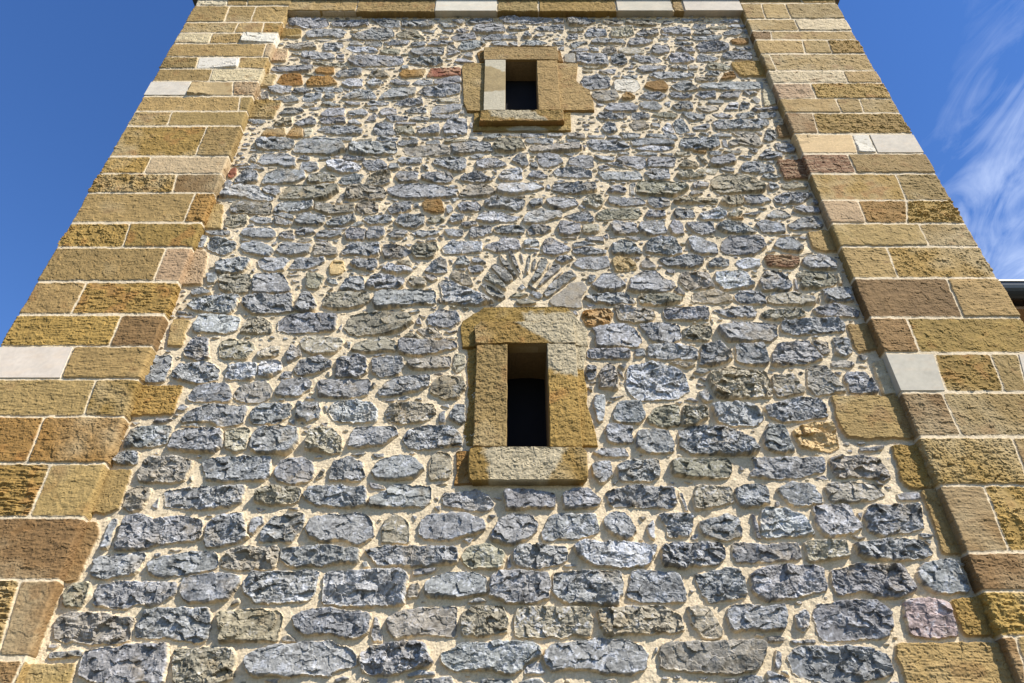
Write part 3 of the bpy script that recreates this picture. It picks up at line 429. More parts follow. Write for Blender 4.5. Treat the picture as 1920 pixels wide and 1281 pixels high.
g1152,2486 46,15 63,5 60,-30 -8,-24 -98,0 -52,4|g1013,2422 50,15 172,5 16,-34 -12,-29 -190,-14 -41,14|s1260,2413 99,4 38,-108 -136,-27 -10,27|g959,2690 24,0 -14,-10|g1201,3541 37,79 32,-8 -14,-63 -37,-16
b1285,3652 47,16 8,-103 -67,-4|g1244,3518 73,-8 14,-23 -10,-37 -42,0 -29,15|g1149,3412 46,60 62,-37 -7,-30 -86,-7|g1175,3383 38,4 -14,-19|N1230,3383 136,7 -7,-128 -132,-7 3,49|g1126,3269 43,28 45,-21 -29,-28
g1155,3234 23,-14 9,-27 -40,-10|g1151,3132 63,34 106,0 -2,-27 -55,-39 -99,-13|g1223,3061 34,13 66,-13 0,-32 -64,3 -35,16|g1089,3003 55,51 28,-6 27,-32 -30,-16 -74,-6|g1125,3087 13,-20 -9,0|g1311,3541 -26,-8 28,-3
y-1424,3871 264,0 -13,-151 -213,0|g-1153,3752 23,52 78,0 13,-29 -48,-23|g-1018,3799 31,14 39,-4 -35,-19|g-1007,3771 1,3 27,1 19,-1 2,-3 -1,-5 -28,0 -18,1|g-948,3743 30,51 83,5 -1,-66 -82,-4|g-814,3771 74,23 27,-37 -20,-19 -72,5
g-660,3775 29,34 57,-15 -1,-42 -71,-9|g-721,3692 21,46 19,23 20,-23 -12,-41|g-622,3724 32,14 72,-5 8,-27 -81,-9|g-1296,3706 37,4 54,-18 -18,-18 -44,4|k-1163,3674 28,46 47,9 16,-64 -71,-9|g-1060,3669 21,37 57,14 24,-28 -8,-32 -80,-4
g-940,3697 8,18 115,0 -1,-32 -95,-14|g-800,3692 28,14 43,-41 -65,4|g-1211,3642 30,14 31,-18 -42,-5|g-1287,3647 44,-5 -12,-18|o-1206,3576 16,44 89,13 14,-57 -48,-9|o-1084,3576 20,62 48,0 19,-71 -63,-4|t-1009,3629 36,9 6,-62 -24,-13
g-943,3624 23,23 149,9 54,-36 -12,-31 -145,4|g-668,3638 9,31 78,5 12,-85 -46,-13 -45,17|g-568,3683 97,4 2,-18 -92,-4|k-564,3647 75,4 21,-58 -21,-8 -34,26 -30,-18|g-951,3576 63,4 -3,-13|g-858,3563 95,0 -1,-26 -54,4
k-740,3550 73,9 -2,-22 -64,0|g-645,3559 41,13 59,-13 -8,-18 -80,0|g-529,3563 90,4 -4,-21|g-1216,3524 9,30 73,5 91,-13 9,-65 -71,-8 -51,-4 -47,21|g-1028,3481 12,47 17,22 67,9 121,-26 31,-68 -68,-34 -74,9 -95,8
g-769,3498 12,26 205,4 11,-80 -68,-17 -148,17|g-538,3524 12,13 84,0 -8,-34 -84,0|g-512,3473 16,25 78,0 79,5 74,-22 -13,-41 -98,-13 -77,-4 -43,17|g-1174,3456 62,0 -2,-16|g-1208,3390 -2,41 20,0 7,-49
g-1176,3382 11,53 108,5 48,-33 17,-57 -44,-12 -47,28 -59,-8|g-997,3398 27,25 33,-12 -7,-17|g-895,3407 49,12 9,-21 -51,-4|g-786,3398 6,33 95,-16 -7,-25 -66,-4|g-660,3423 53,-8 -20,-12|g-582,3415 37,-8 -19,-13
g-527,3382 13,29 98,0 -2,-41 -92,-4|g-971,3342 4,36 67,0 14,-52 -38,-16 -44,16|w-856,3358 21,28 51,4 49,-24 50,-24 -21,-32 -70,-8 -66,32|g-688,3358 2,24 81,12 29,-28 4,-40 -80,-8|g-568,3342 12,24 31,0 9,-40 -40,-4
g-1295,3358 78,12 14,-12 -65,-8|g-1255,3338 60,28 65,-40 -40,-4|r-1286,3279 5,43 19,4 7,-39 -12,-24|g-1244,3232 12,74 28,12 37,-8 17,-31 4,-39 -52,-12|g-1118,3225 3,77 51,24 119,-12 9,-51 -39,-31 -79,-4
k-920,3232 0,55 72,19 53,-43 -7,-23 -82,-12|g-779,3225 13,46 47,19 47,-11 -13,-51 -49,-7|k-655,3225 8,54 42,27 56,-4 2,-62 -37,-23|g-525,3271 11,39 91,0 -4,-70 -69,-8|g-1289,3232 6,16 25,-8 2,-38 -22,0
w-1285,3142 10,37 56,34 92,-11 18,-38 59,-22 1,-29 -69,3 -57,15|g-1114,3187 25,22 51,-7 8,-38 -15,-22 -38,15|k-1023,3127 13,60 28,30 102,-11 57,15 46,-12 10,-30 -50,-59 -87,0|g-729,3120 0,67 27,22 119,-7 31,-53 -12,-25 -121,-4
g-763,3091 10,58 16,-7 -12,-51|g-556,3187 41,30 109,8 70,-8 66,-23 45,-22 -18,-30 -116,-15 -97,-7 -75,22|k-1219,3055 5,36 159,7 17,-36 -2,-35 -124,0 -45,7|g-1035,3048 18,50 143,15 12,-51 -52,-21 -100,-4
g-859,3084 32,14 57,-29 85,15 6,-43 -55,-14 -63,3 -57,29|g-673,3069 5,36 47,8 39,-37 0,-42 -56,-11 -26,18|g-537,3062 26,29 47,11 30,-11 -2,-36 -50,-28 -33,0|g-433,3084 18,14 17,-29 -24,-3|g-1026,3027 51,7 46,-35 -17,-11 -50,11
g-534,3124 39,-4 -13,-15|g-557,3105 25,-3 -14,-7|g-508,3710 37,23 61,-9 -4,-23 -54,-4|g-456,3616 25,22 73,36 8,-81 -93,-8|g-331,3638 15,63 87,14 11,-68 -1,-58 -101,-4|g-206,3674 11,9 4,-45 -14,9
g-451,3556 2,6 29,1 19,-1 3,-6 -2,-5 -29,-1 -19,1|g-407,3533 57,17 8,-35 -58,0|g-377,3563 3,7 25,2 16,-2 4,-7 -4,-8 -24,-1 -16,2|g-314,3572 48,8 -5,-21 -36,-9|k-318,3546 106,4 -10,-13 -94,-13|g-187,3598 43,4 0,-17
g-207,3561 4,8 21,3 12,-3 5,-8 -4,-10 -21,-1 -12,2|g-138,3554 53,35 37,-9 -10,-17 -59,-13|g-27,3580 4,7 35,2 22,-2 3,-7 -3,-8 -35,0 -22,1|g43,3593 112,0 -27,-21 -80,-5|g171,3589 69,4 -6,-26 -53,5|g267,3593 80,0 3,-39 -74,5
g362,3580 86,5 -7,-22 -75,0|g265,3550 53,0 4,-26 -58,4|g-298,3473 14,34 104,34 75,-17 11,-51 -5,-17 -68,0 -71,-25 -47,9|k-89,3498 20,52 111,4 21,-73 -58,-25 -57,0 -31,13|g63,3541 48,18 85,-5 -6,-34 -111,0
k214,3533 35,8 -2,-26 -26,0|g83,3465 6,33 132,13 95,4 13,-42 -84,-17 -141,-4|g337,3511 15,-4 -8,-42|g359,3533 22,17 148,-9 25,-60 -33,-21 -135,9 -19,29|g-196,3415 30,20 36,-4 -9,-20 -47,-4|g-103,3423 62,8 0,-12
g0,3398 41,37 26,-4 7,-73 -23,-16 -31,32|g87,3374 26,4 4,-44 -25,8|g119,3431 37,9 51,-9 29,-49 -26,-20 -42,-20 -30,8 -15,32|g261,3374 12,33 58,20 46,-12 -5,-65 -26,-12 -80,20|g383,3423 93,-4 -8,-29 -56,4|g239,3440 57,4 -17,-25
g-364,3382 19,25 118,4 14,-37 0,-56 -30,-16 -41,16 -27,24 -41,16|g-164,3366 9,37 72,8 52,-37 3,-28 -53,-8 -76,-8|g-489,3342 30,8 2,-24|g-414,3358 27,-16 2,-24|g-411,3263 28,31 100,0 15,-39 -11,-23 -50,0
g-233,3263 31,31 61,8 31,-39 25,-15 -35,-12 -100,8|g-91,3318 20,4 0,-28|w-60,3263 14,47 41,20 48,-4 2,-63 -30,-19 -60,0|g73,3279 23,31 31,4 34,-43 -51,-8|g192,3310 22,24 91,0 54,-24 -2,-39 -86,-4 -65,12|w192,3244 28,11 20,-7 -20,-8
g-283,3209 19,12 21,-12 -24,-15|g-255,3157 48,30 8,30 40,11 70,-26 13,-38 -32,-22 -107,-4|w-67,3179 17,30 50,8 105,11 39,-26 -35,-19 -80,-22 -29,-8 -59,11|g154,3217 15,8 4,-38 -17,0|g180,3187 4,38 75,7 110,0 5,-60 -59,-8 -94,-7
o-392,3084 8,29 78,0 14,-79 -52,-4 -35,18|g-263,3127 29,4 -19,-26|g-241,3076 18,26 68,3 20,-29 -4,-28 -72,-7|g-284,3069 13,15 16,-29 -22,-32|g-121,3091 33,33 59,3 85,-14 -13,-51 -29,-14 -43,18 -77,0
g75,3098 18,26 39,-4 -6,-36 -34,-15|g146,3113 40,18 92,-11 7,-36 -64,-36 -52,21|t310,3098 23,44 59,0 6,-37 -22,-43 -48,14|g290,3084 28,-15 -10,-14|g54,3149 -34,-14 39,0|g927,3813 85,10 25,-19 -62,-38 -41,19
g422,3747 29,19 108,-19 8,-27 -83,-14 -48,14|g593,3757 18,9 65,-5 -3,-46 -79,-5|k691,3747 63,19 64,-19 -15,-23 -75,9|g846,3757 40,4 68,-18 -11,-33 -67,-9|g995,3757 51,9 44,-28 -14,-18 -54,4|g1111,3757 84,9 -1,-33 -63,-13
g1221,3757 30,14 59,-10 -13,-32 -69,-14|g1196,3794 132,19 -5,-19 -115,-19|g441,3638 19,45 38,-9 12,-45 -36,-36 -30,18|g534,3658 6,9 11,2 6,-2 4,-9 -6,-10 -11,-1 -6,2|g571,3674 26,18 55,0 16,-45 -67,-23
w731,3638 34,45 23,-63 -9,-27 -47,9|g785,3674 27,36 30,-18 16,-72 -42,-27 -24,18|g878,3647 86,27 -13,-45 -66,-5|g982,3683 37,23 240,0 -11,-46 -55,-31 -199,0|g517,3593 95,-8 -3,-26 -74,-5|g456,3567 60,13 7,-30 -52,0
g644,3585 139,0 8,-35 -45,0 -89,9|g827,3593 59,5 -14,-22|g897,3598 54,0 -10,-22|g957,3576 48,26 45,-17 -4,-18|g1058,3602 102,0 19,-35 8,-60 -30,-17 -68,25 -56,-17 1,35 63,26|g569,3533 29,17 95,0 76,-26 -4,-26 -99,5 -95,-5
w584,3477 71,21 109,-8 -51,-25 -104,0|g795,3507 21,52 71,8 100,-4 -7,-65 -36,-25 -126,-4|g999,3541 23,9 -1,-60 -20,8|g498,3448 52,4 -2,-21 -46,0|g575,3440 48,12 56,-12 -8,-17|g689,3435 63,9 -8,-21|t763,3448 73,4 -4,-25 -62,0
o842,3456 74,4 -9,-20|g925,3452 53,4 -7,-33 -46,0|g989,3460 94,5 -19,-21 -52,0|g1117,3473 36,0 -12,-29|g482,3390 33,25 103,-4 -2,-61 -33,-24 -64,24|g429,3374 47,0 77,-44 -40,8|g626,3390 28,21 104,0 -14,-61 -119,-8
k769,3350 37,40 44,-16 4,-32 -46,-4|k864,3431 38,-49 -13,-16|g919,3390 25,25 86,16 4,-57 -81,-24 -30,4|g1054,3423 67,0 -15,-25|g1053,3342 22,32 48,8 78,-40 -8,-32 -69,-16 -72,16|g396,3342 37,12 13,-20 -41,-8
g388,3302 51,8 142,-4 9,-51 -86,-3 -90,0|g604,3294 30,36 81,0 1,-67 -37,-15 -49,7|t750,3287 24,27 51,4 67,-24 -25,-27 -101,-4|t818,3302 39,24 81,0 -14,-24 -53,-12|g953,3326 29,16 37,-16 -14,-24
k900,3255 41,32 140,-4 51,-89 -25,-22 -170,-11 -49,26|g809,3217 24,23 48,-8 -10,-30 -57,-11|g531,3225 21,7 -14,-83 -11,8|k550,3172 18,68 65,4 99,-12 43,-7 9,-38 -70,-45 -64,4 -78,3|g422,3172 23,37 36,8 24,-30 -10,-26
t1205,3209 24,19 92,-11 -21,-23 -85,-3|g417,3113 11,14 132,0 25,-36 -98,-15 -53,8|g597,3105 13,30 77,-8 -2,-51 -46,-14 -36,14|k708,3105 23,22 169,-7 -10,-29 -81,7 -88,-7|k911,3098 20,29 81,15 -6,-51 -56,-15
g1017,3142 85,7 35,-36 -49,-26 -67,4|g791,3164 21,12 32,-15 -47,-15|k367,3027 50,28 131,4 10,-32 -27,-32 -167,-3|g577,3020 16,21 63,3 5,-38 -82,-4|g697,3027 19,32 66,-8 2,-45 -77,-11|w806,3020 84,42 35,-42 -29,-25 -85,0
k931,3027 39,28 25,-21 -22,-35 -41,7|g982,3020 91,21 -20,-25|y-1373,4576 178,-7 11,-90 -187,0|K-1381,4356 153,0 13,-124 -150,0|s-1369,4227 78,-6 5,-102 -76,0|s-1371,4103 133,-5 -3,-109 -113,-5
g-1284,4638 24,37 178,13 36,-63 -32,-37 -94,-6 -101,31|g-1042,4638 26,37 185,7 9,-69 -80,-19 -121,6|g-811,4675 89,7 74,-32 6,-62 -90,12|g-636,4663 145,19 49,-57 -16,-37 -166,12|g-417,4638 110,-38 -75,-18|g-349,4669 78,-6 -18,-44
g-1162,4527 26,30 163,6 42,-30 -23,-54 -95,12 -97,-18|t-921,4551 57,0 -29,-18|g-898,4479 8,30 77,30 27,37 109,-13 20,-72 -58,-36 -143,0|k-659,4509 77,54 45,-12 50,-84 -105,0|g-506,4551 75,12 -10,-36|g-399,4551 69,12 -5,-36
g-401,4491 50,-12 -48,-18|g-1105,4455 105,0 -53,-18|g-980,4449 77,24 9,-24|g-1258,4385 17,35 134,11 33,-69 -117,-6|g-1044,4420 104,5 9,-40 -21,-41 -74,6|g-902,4420 34,23 42,-41 -60,-6|g-816,4420 23,17 74,0 -7,-47 -62,6
g-712,4431 53,18 88,-6 -9,-35 -98,-6|g-557,4420 80,5 2,-35 -73,0|g-470,4408 35,23 111,6 -4,-29 -129,-12|w-914,4373 22,17 125,-17 36,-46 -134,6|k-719,4327 44,46 63,-23 -7,-45 -92,5|g-556,4339 22,34 159,0 -2,-68 -150,-17
g-1151,4305 20,22 122,-5 47,-29 0,-39 -108,0 -63,17|g-1207,4310 54,6 -2,-23|g-956,4293 40,12 7,-45 -37,5|g-1209,4260 59,5 -21,-16|g-1139,4238 22,11 37,-6 -6,-33|g-882,4238 19,39 77,11 187,-6 16,-66 -49,-22 -165,-11 -68,22
g-558,4227 62,44 97,0 33,-55 -52,-27 -95,10|k-1069,4216 53,5 120,-5 17,-33 -109,11|g-1278,4216 75,-17 -66,6|g-1284,4162 12,27 208,0 -4,-44 -80,-16 -112,6|g-788,4167 82,0 -33,-16|g-703,4172 85,0 -33,-16
o-1046,4151 20,21 78,-5 13,-48 -38,-16 -62,21|g-931,4098 21,53 112,0 6,-43 -38,-26 -80,-5|k-749,4087 11,53 60,-5 34,-48 -57,-10|o-596,4108 11,32 129,11 -13,-64 -104,-10|r-446,4087 18,75 148,5 6,-69 -78,-11
R-1222,4035 14,73 94,0 23,-93 -61,-11|o-1075,4025 23,62 105,0 43,-72 -97,-21 -58,5|w-883,4015 28,41 75,0 3,-62 -74,-5|w-754,4035 31,31 57,-41 -36,-36 -35,5|k-1096,4103 44,16 4,-21|g-638,4035 27,21 77,-21 -3,-25 -64,0
g-516,4025 26,31 82,0 -3,-41 -92,-5|g-408,4056 138,21 2,-52 -80,-15 -52,10|g-1260,3974 30,20 91,0 10,-50 -48,-15 -46,5|g-1279,3914 2,30 31,-10 13,-59 -35,5|g-1123,3974 45,5 49,-20 -35,-25 -52,5|g-1026,3974 73,10 81,-5 -1,-30 -120,0
g-872,3974 35,0 -3,-20|g-864,3885 33,49 40,35 71,-15 32,-59 -12,-15 -91,5|g-672,3885 20,69 42,35 115,-5 -1,-60 -42,-29 -95,-5|g-486,3944 37,40 182,20 3,-70 -100,-30 -68,10|g-1211,3875 44,34 69,-5 25,-44 -84,0
g-1063,3895 5,34 85,5 2,-49 -57,-25 -25,15|g-954,3904 9,30 40,-5 2,-44 -32,-10|g-1056,3827 29,29 38,-29 -37,-10|g-962,3836 36,20 66,-29 -33,-5|g-842,3856 73,-5 3,-24 -51,4|g-739,3836 30,29 84,-5 3,-24 -94,-9
g-595,3846 58,34 79,5 8,-39 -97,-29|t-374,3885 101,5 7,-30 -95,0|k-1148,3841 56,0 -26,-10|g-994,3760 30,19 11,-33|g-532,3770 41,38 62,-10 2,-33|g-399,3760 7,67 144,9 -9,-47 -76,-29|g-395,3714 2,37 127,0 -4,-37
g-256,4655 20,31 123,15 0,-36 -40,-30 -82,0|g-72,4686 10,15 289,-5 3,-41 -108,-25 -173,15|g239,4691 57,-5 -5,-46 -51,-5|g316,4675 65,16 91,-10 8,-31 -53,-30 -92,-10|g-222,4576 19,34 71,20 81,0 11,-84 -80,-19 -96,9
g-20,4595 81,10 40,-20 -56,-24 -60,5|g131,4576 26,29 138,10 -3,-59 -131,5|g-317,4551 34,25 41,-20 -29,-20|g-339,4488 24,29 104,10 8,-67 -64,-15 -55,15|g-169,4469 9,38 110,5 75,-24 -5,-19 -99,-9 -80,-5|g-20,4541 60,-5 -50,-19
g63,4517 23,39 24,-58 -10,-19 -35,4|g120,4488 35,34 35,-10 -30,-19|g195,4522 40,-5 -15,-19|g250,4517 30,0 -11,-19|g-290,4348 14,74 98,5 30,-14 -28,-38 -77,-36|g-118,4413 39,28 49,-10 5,-42 -54,5|g-15,4422 45,9 -6,-51 -24,14
g49,4394 30,56 55,10 63,-38 -40,-28 -64,-9|g224,4469 40,14 -6,-23|g232,4431 55,10 -2,-42 -49,9|g259,4375 30,10 -6,-33 -20,5|g526,4663 21,19 88,-19 -4,-38 -64,-6|k653,4650 47,25 128,-6 -1,-56 -108,0|g862,4638 31,37 41,-25 -62,-31
g977,4682 134,-7 -120,-31|w1191,4656 38,32 85,-6 -12,-44 -57,0|g1026,4588 19,37 64,0 -8,-43 -59,-13|k1116,4594 105,19 0,-31 -64,-6|g1230,4594 37,25 59,-19 -17,-24|g853,4569 29,25 126,0 0,-79 -76,-6 -71,30
k320,4563 85,13 -1,-31 -76,-6|g415,4527 21,36 95,0 0,-66 -112,-6|t563,4539 14,43 107,0 2,-67 -68,-30 -56,6|g704,4533 35,30 88,0 1,-42 -61,-36 -55,12|g1021,4515 26,42 64,6 28,-54 -58,-6|g1193,4533 63,30 48,-12 -22,-42 -81,0
g1312,4563 31,-6 -22,-42|g309,4479 18,36 43,-6 -3,-42 -50,-12|g443,4437 30,30 142,-6 15,-41 -106,-6 -79,6|g648,4420 19,59 62,0 58,-36 -42,-35 -87,-12|g915,4473 77,18 8,-30 -76,-12|g1009,4479 33,12 136,-6 -32,-36 -123,0
g814,4467 64,12 -10,-30|g839,4515 43,-6 -15,-24|g902,4425 63,12 46,-23 -70,-12|o1214,4449 47,18 62,0 -11,-53 -51,-12 -40,18|g1015,4385 35,40 99,6 51,-23 -11,-58 -52,-17 -104,-6|g321,4408 38,23 62,-6 -58,-29 -20,-40
g311,4327 45,46 72,-11 -45,-40|g430,4379 48,-12 -9,-40 -36,12|g494,4339 22,46 48,-6 10,-63 -58,-6|t579,4339 28,40 85,-6 36,-34 -18,-23 -86,-11|g772,4373 15,23 79,-6 -5,-57 -68,-34 -22,17|g907,4356 32,29 53,-12 9,-40 -37,-17
g1217,4367 88,12 7,-23 -74,-6|g346,4310 38,17 58,-28 68,11 7,-94 -11,-22 -94,11 -59,11|g536,4271 21,28 42,-6 23,-66 -33,-33 -46,22|g643,4260 35,39 111,-28 20,-33 -38,-17 -71,6|w858,4293 46,23 41,-6 39,-61 -52,-28 -78,0
g1001,4282 29,28 88,-50 -22,-22 -96,0|g1142,4293 37,34 127,0 -9,-73 -80,-5 -69,11|k375,4183 117,-11 -83,-10|k379,4162 51,-27 -47,-6|g460,4135 90,21 -16,-42 -47,0|g668,4162 28,32 125,0 -6,-38 -127,-27|g593,4172 65,6 -25,-16
g841,4172 45,22 52,-5 -5,-33 -53,0|g951,4194 40,-11 -10,-27 -35,6|k1041,4183 15,33 81,-11 30,-33 -28,-21 -87,11|y1176,4221 219,17 12,-151 -205,0 -26,75|o1092,4056 21,52 51,21 15,-42 -22,-21
g720,4098 32,26 199,-5 6,-32 -66,-15 -129,-6|g573,4092 88,6 -9,-32 -47,0|g532,4087 36,11 -9,-26|g1019,4108 29,27 58,0 -24,-37 -31,-11|g963,4087 111,-31 -26,-16 -80,6|g360,4035 20,42 82,10 50,-21 -9,-72 -27,-20 -70,-10 -38,20
X525,4015 27,36 98,0 13,-67 -29,-30 -102,5|o681,3994 25,41 82,5 20,-46 -15,-45 -62,5|g822,3994 69,41 43,-20 21,-51 -105,-10|g962,3974 23,36 178,25 139,0 -6,-51 -113,-20 -148,5|g407,3924 21,20 103,10 9,-59 -29,-35 -73,0 -25,35
o554,3895 21,39 33,-5 19,-34 -24,-20 -40,0|g650,3895 33,44 62,-5 43,-20 -27,-34 -68,0|g802,3934 46,5 68,-40 -20,-19 -83,15|g937,3924 44,25 56,-5 -4,-49 -63,-5|g1058,3904 30,40 85,0 -28,-54 -57,-5|g1185,3944 30,10 40,-25 -47,-10
g980,3846 22,29 66,-5 -3,-19|g1210,3875 21,20 26,-10 -14,-39|g461,3798 26,43 118,5 24,-38 -15,-34 -132,5|g638,3836 30,20 56,0 27,-48 -25,-24 -65,14|g767,3846 30,10 -11,-39|g802,3817 51,43 48,-14 2,-57 -77,0
w1064,3789 41,67 57,4 -30,-62|g1136,3846 27,19 38,-29 -24,-38 -40,-5|p1286,3964 52,5 -8,-133 -66,-19|p1365,4108 61,11 3,-84 -81,0|g-355,4429 28,-9 21,-61 -17,-17 -27,0|g-350,4334 68,0 -39,-34 -27,-9|g-262,4291 27,26 18,-9 2,-50
g-309,4237 22,25 86,-37 -53,-9|g-260,3768 20,21 2,-35 -17,0|m289,4308 52,4 0,-87 -53,4|g-1306,1098 14,30 20,18 65,2 75,-6 20,-23 -1,-46 -23,-20 -81,-4 -65,2|g-1093,1103 13,19 20,24 26,-4 36,-1 23,-22 -5,-48 -22,-15 -38,-1 -30,-4
g-954,1101 7,21 21,27 83,-6 94,5 20,-29 -3,-47 -21,-16 -101,-5 -83,1|g-707,1102 10,19 20,23 72,0 81,2 18,-27 2,-49 -24,-19 -88,5 -71,-1|g-486,1103 14,21 20,22 32,-5 43,1 18,-23 6,-48 -28,-16 -45,1 -36,-1
k-333,1095 7,29 21,22 31,1 42,-3 18,-25 1,-42 -24,-27 -43,3 -35,-1|g-188,1099 7,25 20,20 15,-1 25,-1 17,-23 4,-43 -25,-26 -26,-1 -20,7|g-83,1102 13,21 21,20 47,3 57,-4 24,-23 -2,-44 -26,-24 -61,-1 -50,5
g98,1103 9,19 20,23 50,-3 60,6 19,-29 1,-42 -24,-22 -64,1 -52,-4|k278,1096 11,28 20,18 44,2 53,5 24,-30 -2,-46 -26,-22 -57,-1 -46,1|g447,1103 11,24 20,19 69,0 78,1 20,-28 2,-48 -26,-19 -84,3 -69,-1
k668,1100 9,21 20,24 27,-2 37,3 20,-27 3,-45 -27,-19 -39,-4 -31,2|g801,1104 12,23 20,19 65,3 75,-1 20,-29 0,-49 -24,-15 -81,1 -65,-4|g1012,1103 12,22 20,21 61,-2 71,2 23,-27 -1,-44 -26,-26 -76,1 -62,2
g1219,1094 9,32 20,23 27,0 37,-7 23,-23 -5,-43 -22,-24 -39,1 -31,-1|g-1302,984 8,30 18,11 62,3 71,-1 17,-21 -2,-38 -18,-21 -77,-3 -62,4|g-1104,995 9,15 18,18 14,-2 22,2 19,-22 0,-41 -22,-20 -23,2 -19,0
g-1001,986 8,28 18,11 23,1 31,4 19,-24 -4,-40 -18,-16 -33,-3 -27,0|g-882,991 9,19 18,22 25,-5 34,3 19,-24 -3,-42 -20,-20 -35,7 -29,-5|g-758,983 10,29 17,17 85,-1 94,3 20,-25 -6,-40 -18,-20 -101,5 -82,-2
g-511,992 7,18 18,19 26,4 35,-4 21,-23 0,-38 -24,-24 -37,1 -30,1|g-384,981 7,29 18,20 66,1 75,-5 14,-20 4,-39 -22,-22 -80,4 -66,-3|g-179,991 9,24 18,15 42,2 51,0 18,-26 1,-39 -23,-16 -54,-4 -44,2
g-19,987 8,23 18,21 31,1 40,-6 18,-20 1,-41 -22,-19 -43,-1 -34,3|g119,985 7,23 18,18 75,6 83,-4 18,-22 -3,-41 -18,-18 -90,-2 -74,0|g343,983 7,27 18,22 58,-6 67,4 17,-24 -2,-40 -19,-22 -71,1 -59,2
g532,983 8,28 17,19 14,-5 21,1 19,-19 -2,-44 -20,-14 -22,2 -18,-6|g629,995 10,17 18,15 31,-1 39,1 21,-21 -4,-37 -20,-19 -42,0 -34,-3|g768,991 7,17 18,22 39,-4 47,0 19,-20 -3,-38 -19,-21 -51,-1 -41,3
g915,983 11,34 15,13 12,-3 20,-1 19,-17 -2,-44 -20,-20 -20,3 -16,-1|k1013,991 5,22 18,15 26,3 34,-3 17,-22 2,-37 -22,-22 -36,-3 -30,6|g1135,982 9,26 18,19 24,-1 33,6 18,-26 2,-44 -24,-15 -34,3 -28,-2
t1258,984 8,30 16,12 13,6 21,0 16,-24 1,-47 -20,-11 -22,-1 -17,0|k-1299,888 4,24 15,13 86,0 94,-1 18,-20 -6,-32 -15,-18 -102,3 -82,0|g-1063,891 6,19 16,15 23,2 31,-1 17,-22 -4,-35 -16,-17 -32,7 -27,-4
g-949,896 6,14 15,14 76,4 83,-8 12,-16 6,-34 -21,-18 -90,4 -73,2|k-729,893 4,14 15,19 54,-5 62,3 16,-20 0,-34 -19,-13 -67,-5 -53,5|g-555,896 4,11 15,19 48,-1 55,-3 14,-18 5,-31 -22,-21 -59,7 -48,-6
g-396,889 7,19 15,15 16,3 24,-2 13,-20 -1,-32 -15,-15 -24,1 -20,0|g-299,883 9,28 15,15 57,-3 64,-2 12,-17 2,-37 -17,-12 -69,1 -57,-2|g-121,885 11,22 15,16 15,-2 23,2 14,-19 3,-33 -20,-13 -23,-2 -19,1
t-24,892 11,19 15,9 58,1 67,2 12,-19 5,-33 -20,-17 -72,0 -58,-1|k161,883 9,28 15,13 53,-4 59,1 13,-17 1,-31 -17,-14 -64,-3 -52,-2|k331,888 10,18 15,19 46,-3 54,6 14,-24 2,-33 -19,-18 -58,4 -46,-2
k491,896 9,13 15,15 46,0 54,2 19,-22 -3,-30 -19,-18 -58,-4 -47,5|g649,882 10,30 15,10 45,4 53,-3 15,-19 -2,-31 -16,-19 -56,1 -47,2|k807,886 9,27 15,14 77,0 84,-2 14,-21 -2,-31 -15,-18 -91,-3 -74,1
g1031,885 5,26 15,12 18,2 26,2 16,-23 1,-35 -20,-17 -27,3 -22,1|g1127,892 11,18 16,14 25,0 33,0 17,-20 -2,-31 -18,-17 -35,2 -28,-2|g1251,888 5,22 15,15 15,-1 23,-2 12,-18 0,-35 -15,-13 -24,1 -19,0
g-1299,788 5,23 18,18 85,6 94,-5 16,-21 4,-36 -24,-20 -101,-1 -83,0|g-1060,799 10,15 18,17 14,-3 23,3 15,-22 3,-37 -22,-17 -23,-2 -19,-2|g-955,799 7,13 17,17 16,1 24,4 20,-25 -6,-36 -17,-24 -25,2 -20,-1
g-851,791 7,23 18,18 62,3 71,-5 15,-21 3,-36 -22,-23 -76,-2 -62,2|g-655,789 9,22 17,23 54,-4 63,-1 21,-20 -6,-39 -18,-21 -68,1 -54,2|g-470,794 6,22 17,18 39,-6 47,5 15,-24 2,-41 -20,-14 -51,-1 -41,-1
g-320,798 7,20 17,15 34,2 42,-6 15,-20 0,-42 -18,-16 -45,1 -36,1|g-183,798 11,16 17,14 70,7 78,0 14,-26 -1,-40 -17,-18 -84,3 -69,-2|g28,796 12,22 18,16 85,-5 95,2 15,-22 6,-38 -24,-17 -103,-5 -83,1
g277,785 8,29 18,16 41,3 49,-4 16,-20 -1,-40 -18,-13 -53,-4 -43,-1|g432,786 9,25 17,23 86,-5 94,5 14,-25 4,-36 -21,-18 -102,-6 -83,6|t673,792 13,26 17,14 23,2 31,-3 14,-22 1,-37 -18,-20 -33,3 -27,0
g794,791 10,25 18,18 62,0 72,-3 20,-22 -7,-37 -17,-23 -76,2 -63,0|g998,788 5,26 17,16 23,1 31,-1 19,-21 -4,-42 -19,-15 -32,-3 -26,2|g1110,785 11,32 18,18 82,-3 92,-3 15,-20 5,-36 -24,-25 -99,2 -80,2
k-1304,685 10,25 17,21 71,0 79,-2 16,-23 -1,-39 -18,-18 -86,4 -69,-2|g-1085,684 5,24 17,17 45,3 53,-2 18,-20 -4,-42 -18,-16 -56,0 -46,4|g-930,689 12,19 17,20 27,-1 35,-2 16,-19 1,-37 -20,-16 -38,-4 -30,1
g-797,686 5,23 17,23 67,-7 76,3 19,-22 -1,-39 -21,-14 -82,-4 -67,2|g-594,683 9,25 17,21 77,0 86,-4 19,-19 -4,-36 -18,-21 -93,0 -75,3|g-365,686 7,28 17,15 48,-1 57,1 15,-23 0,-36 -19,-20 -60,3 -49,-5
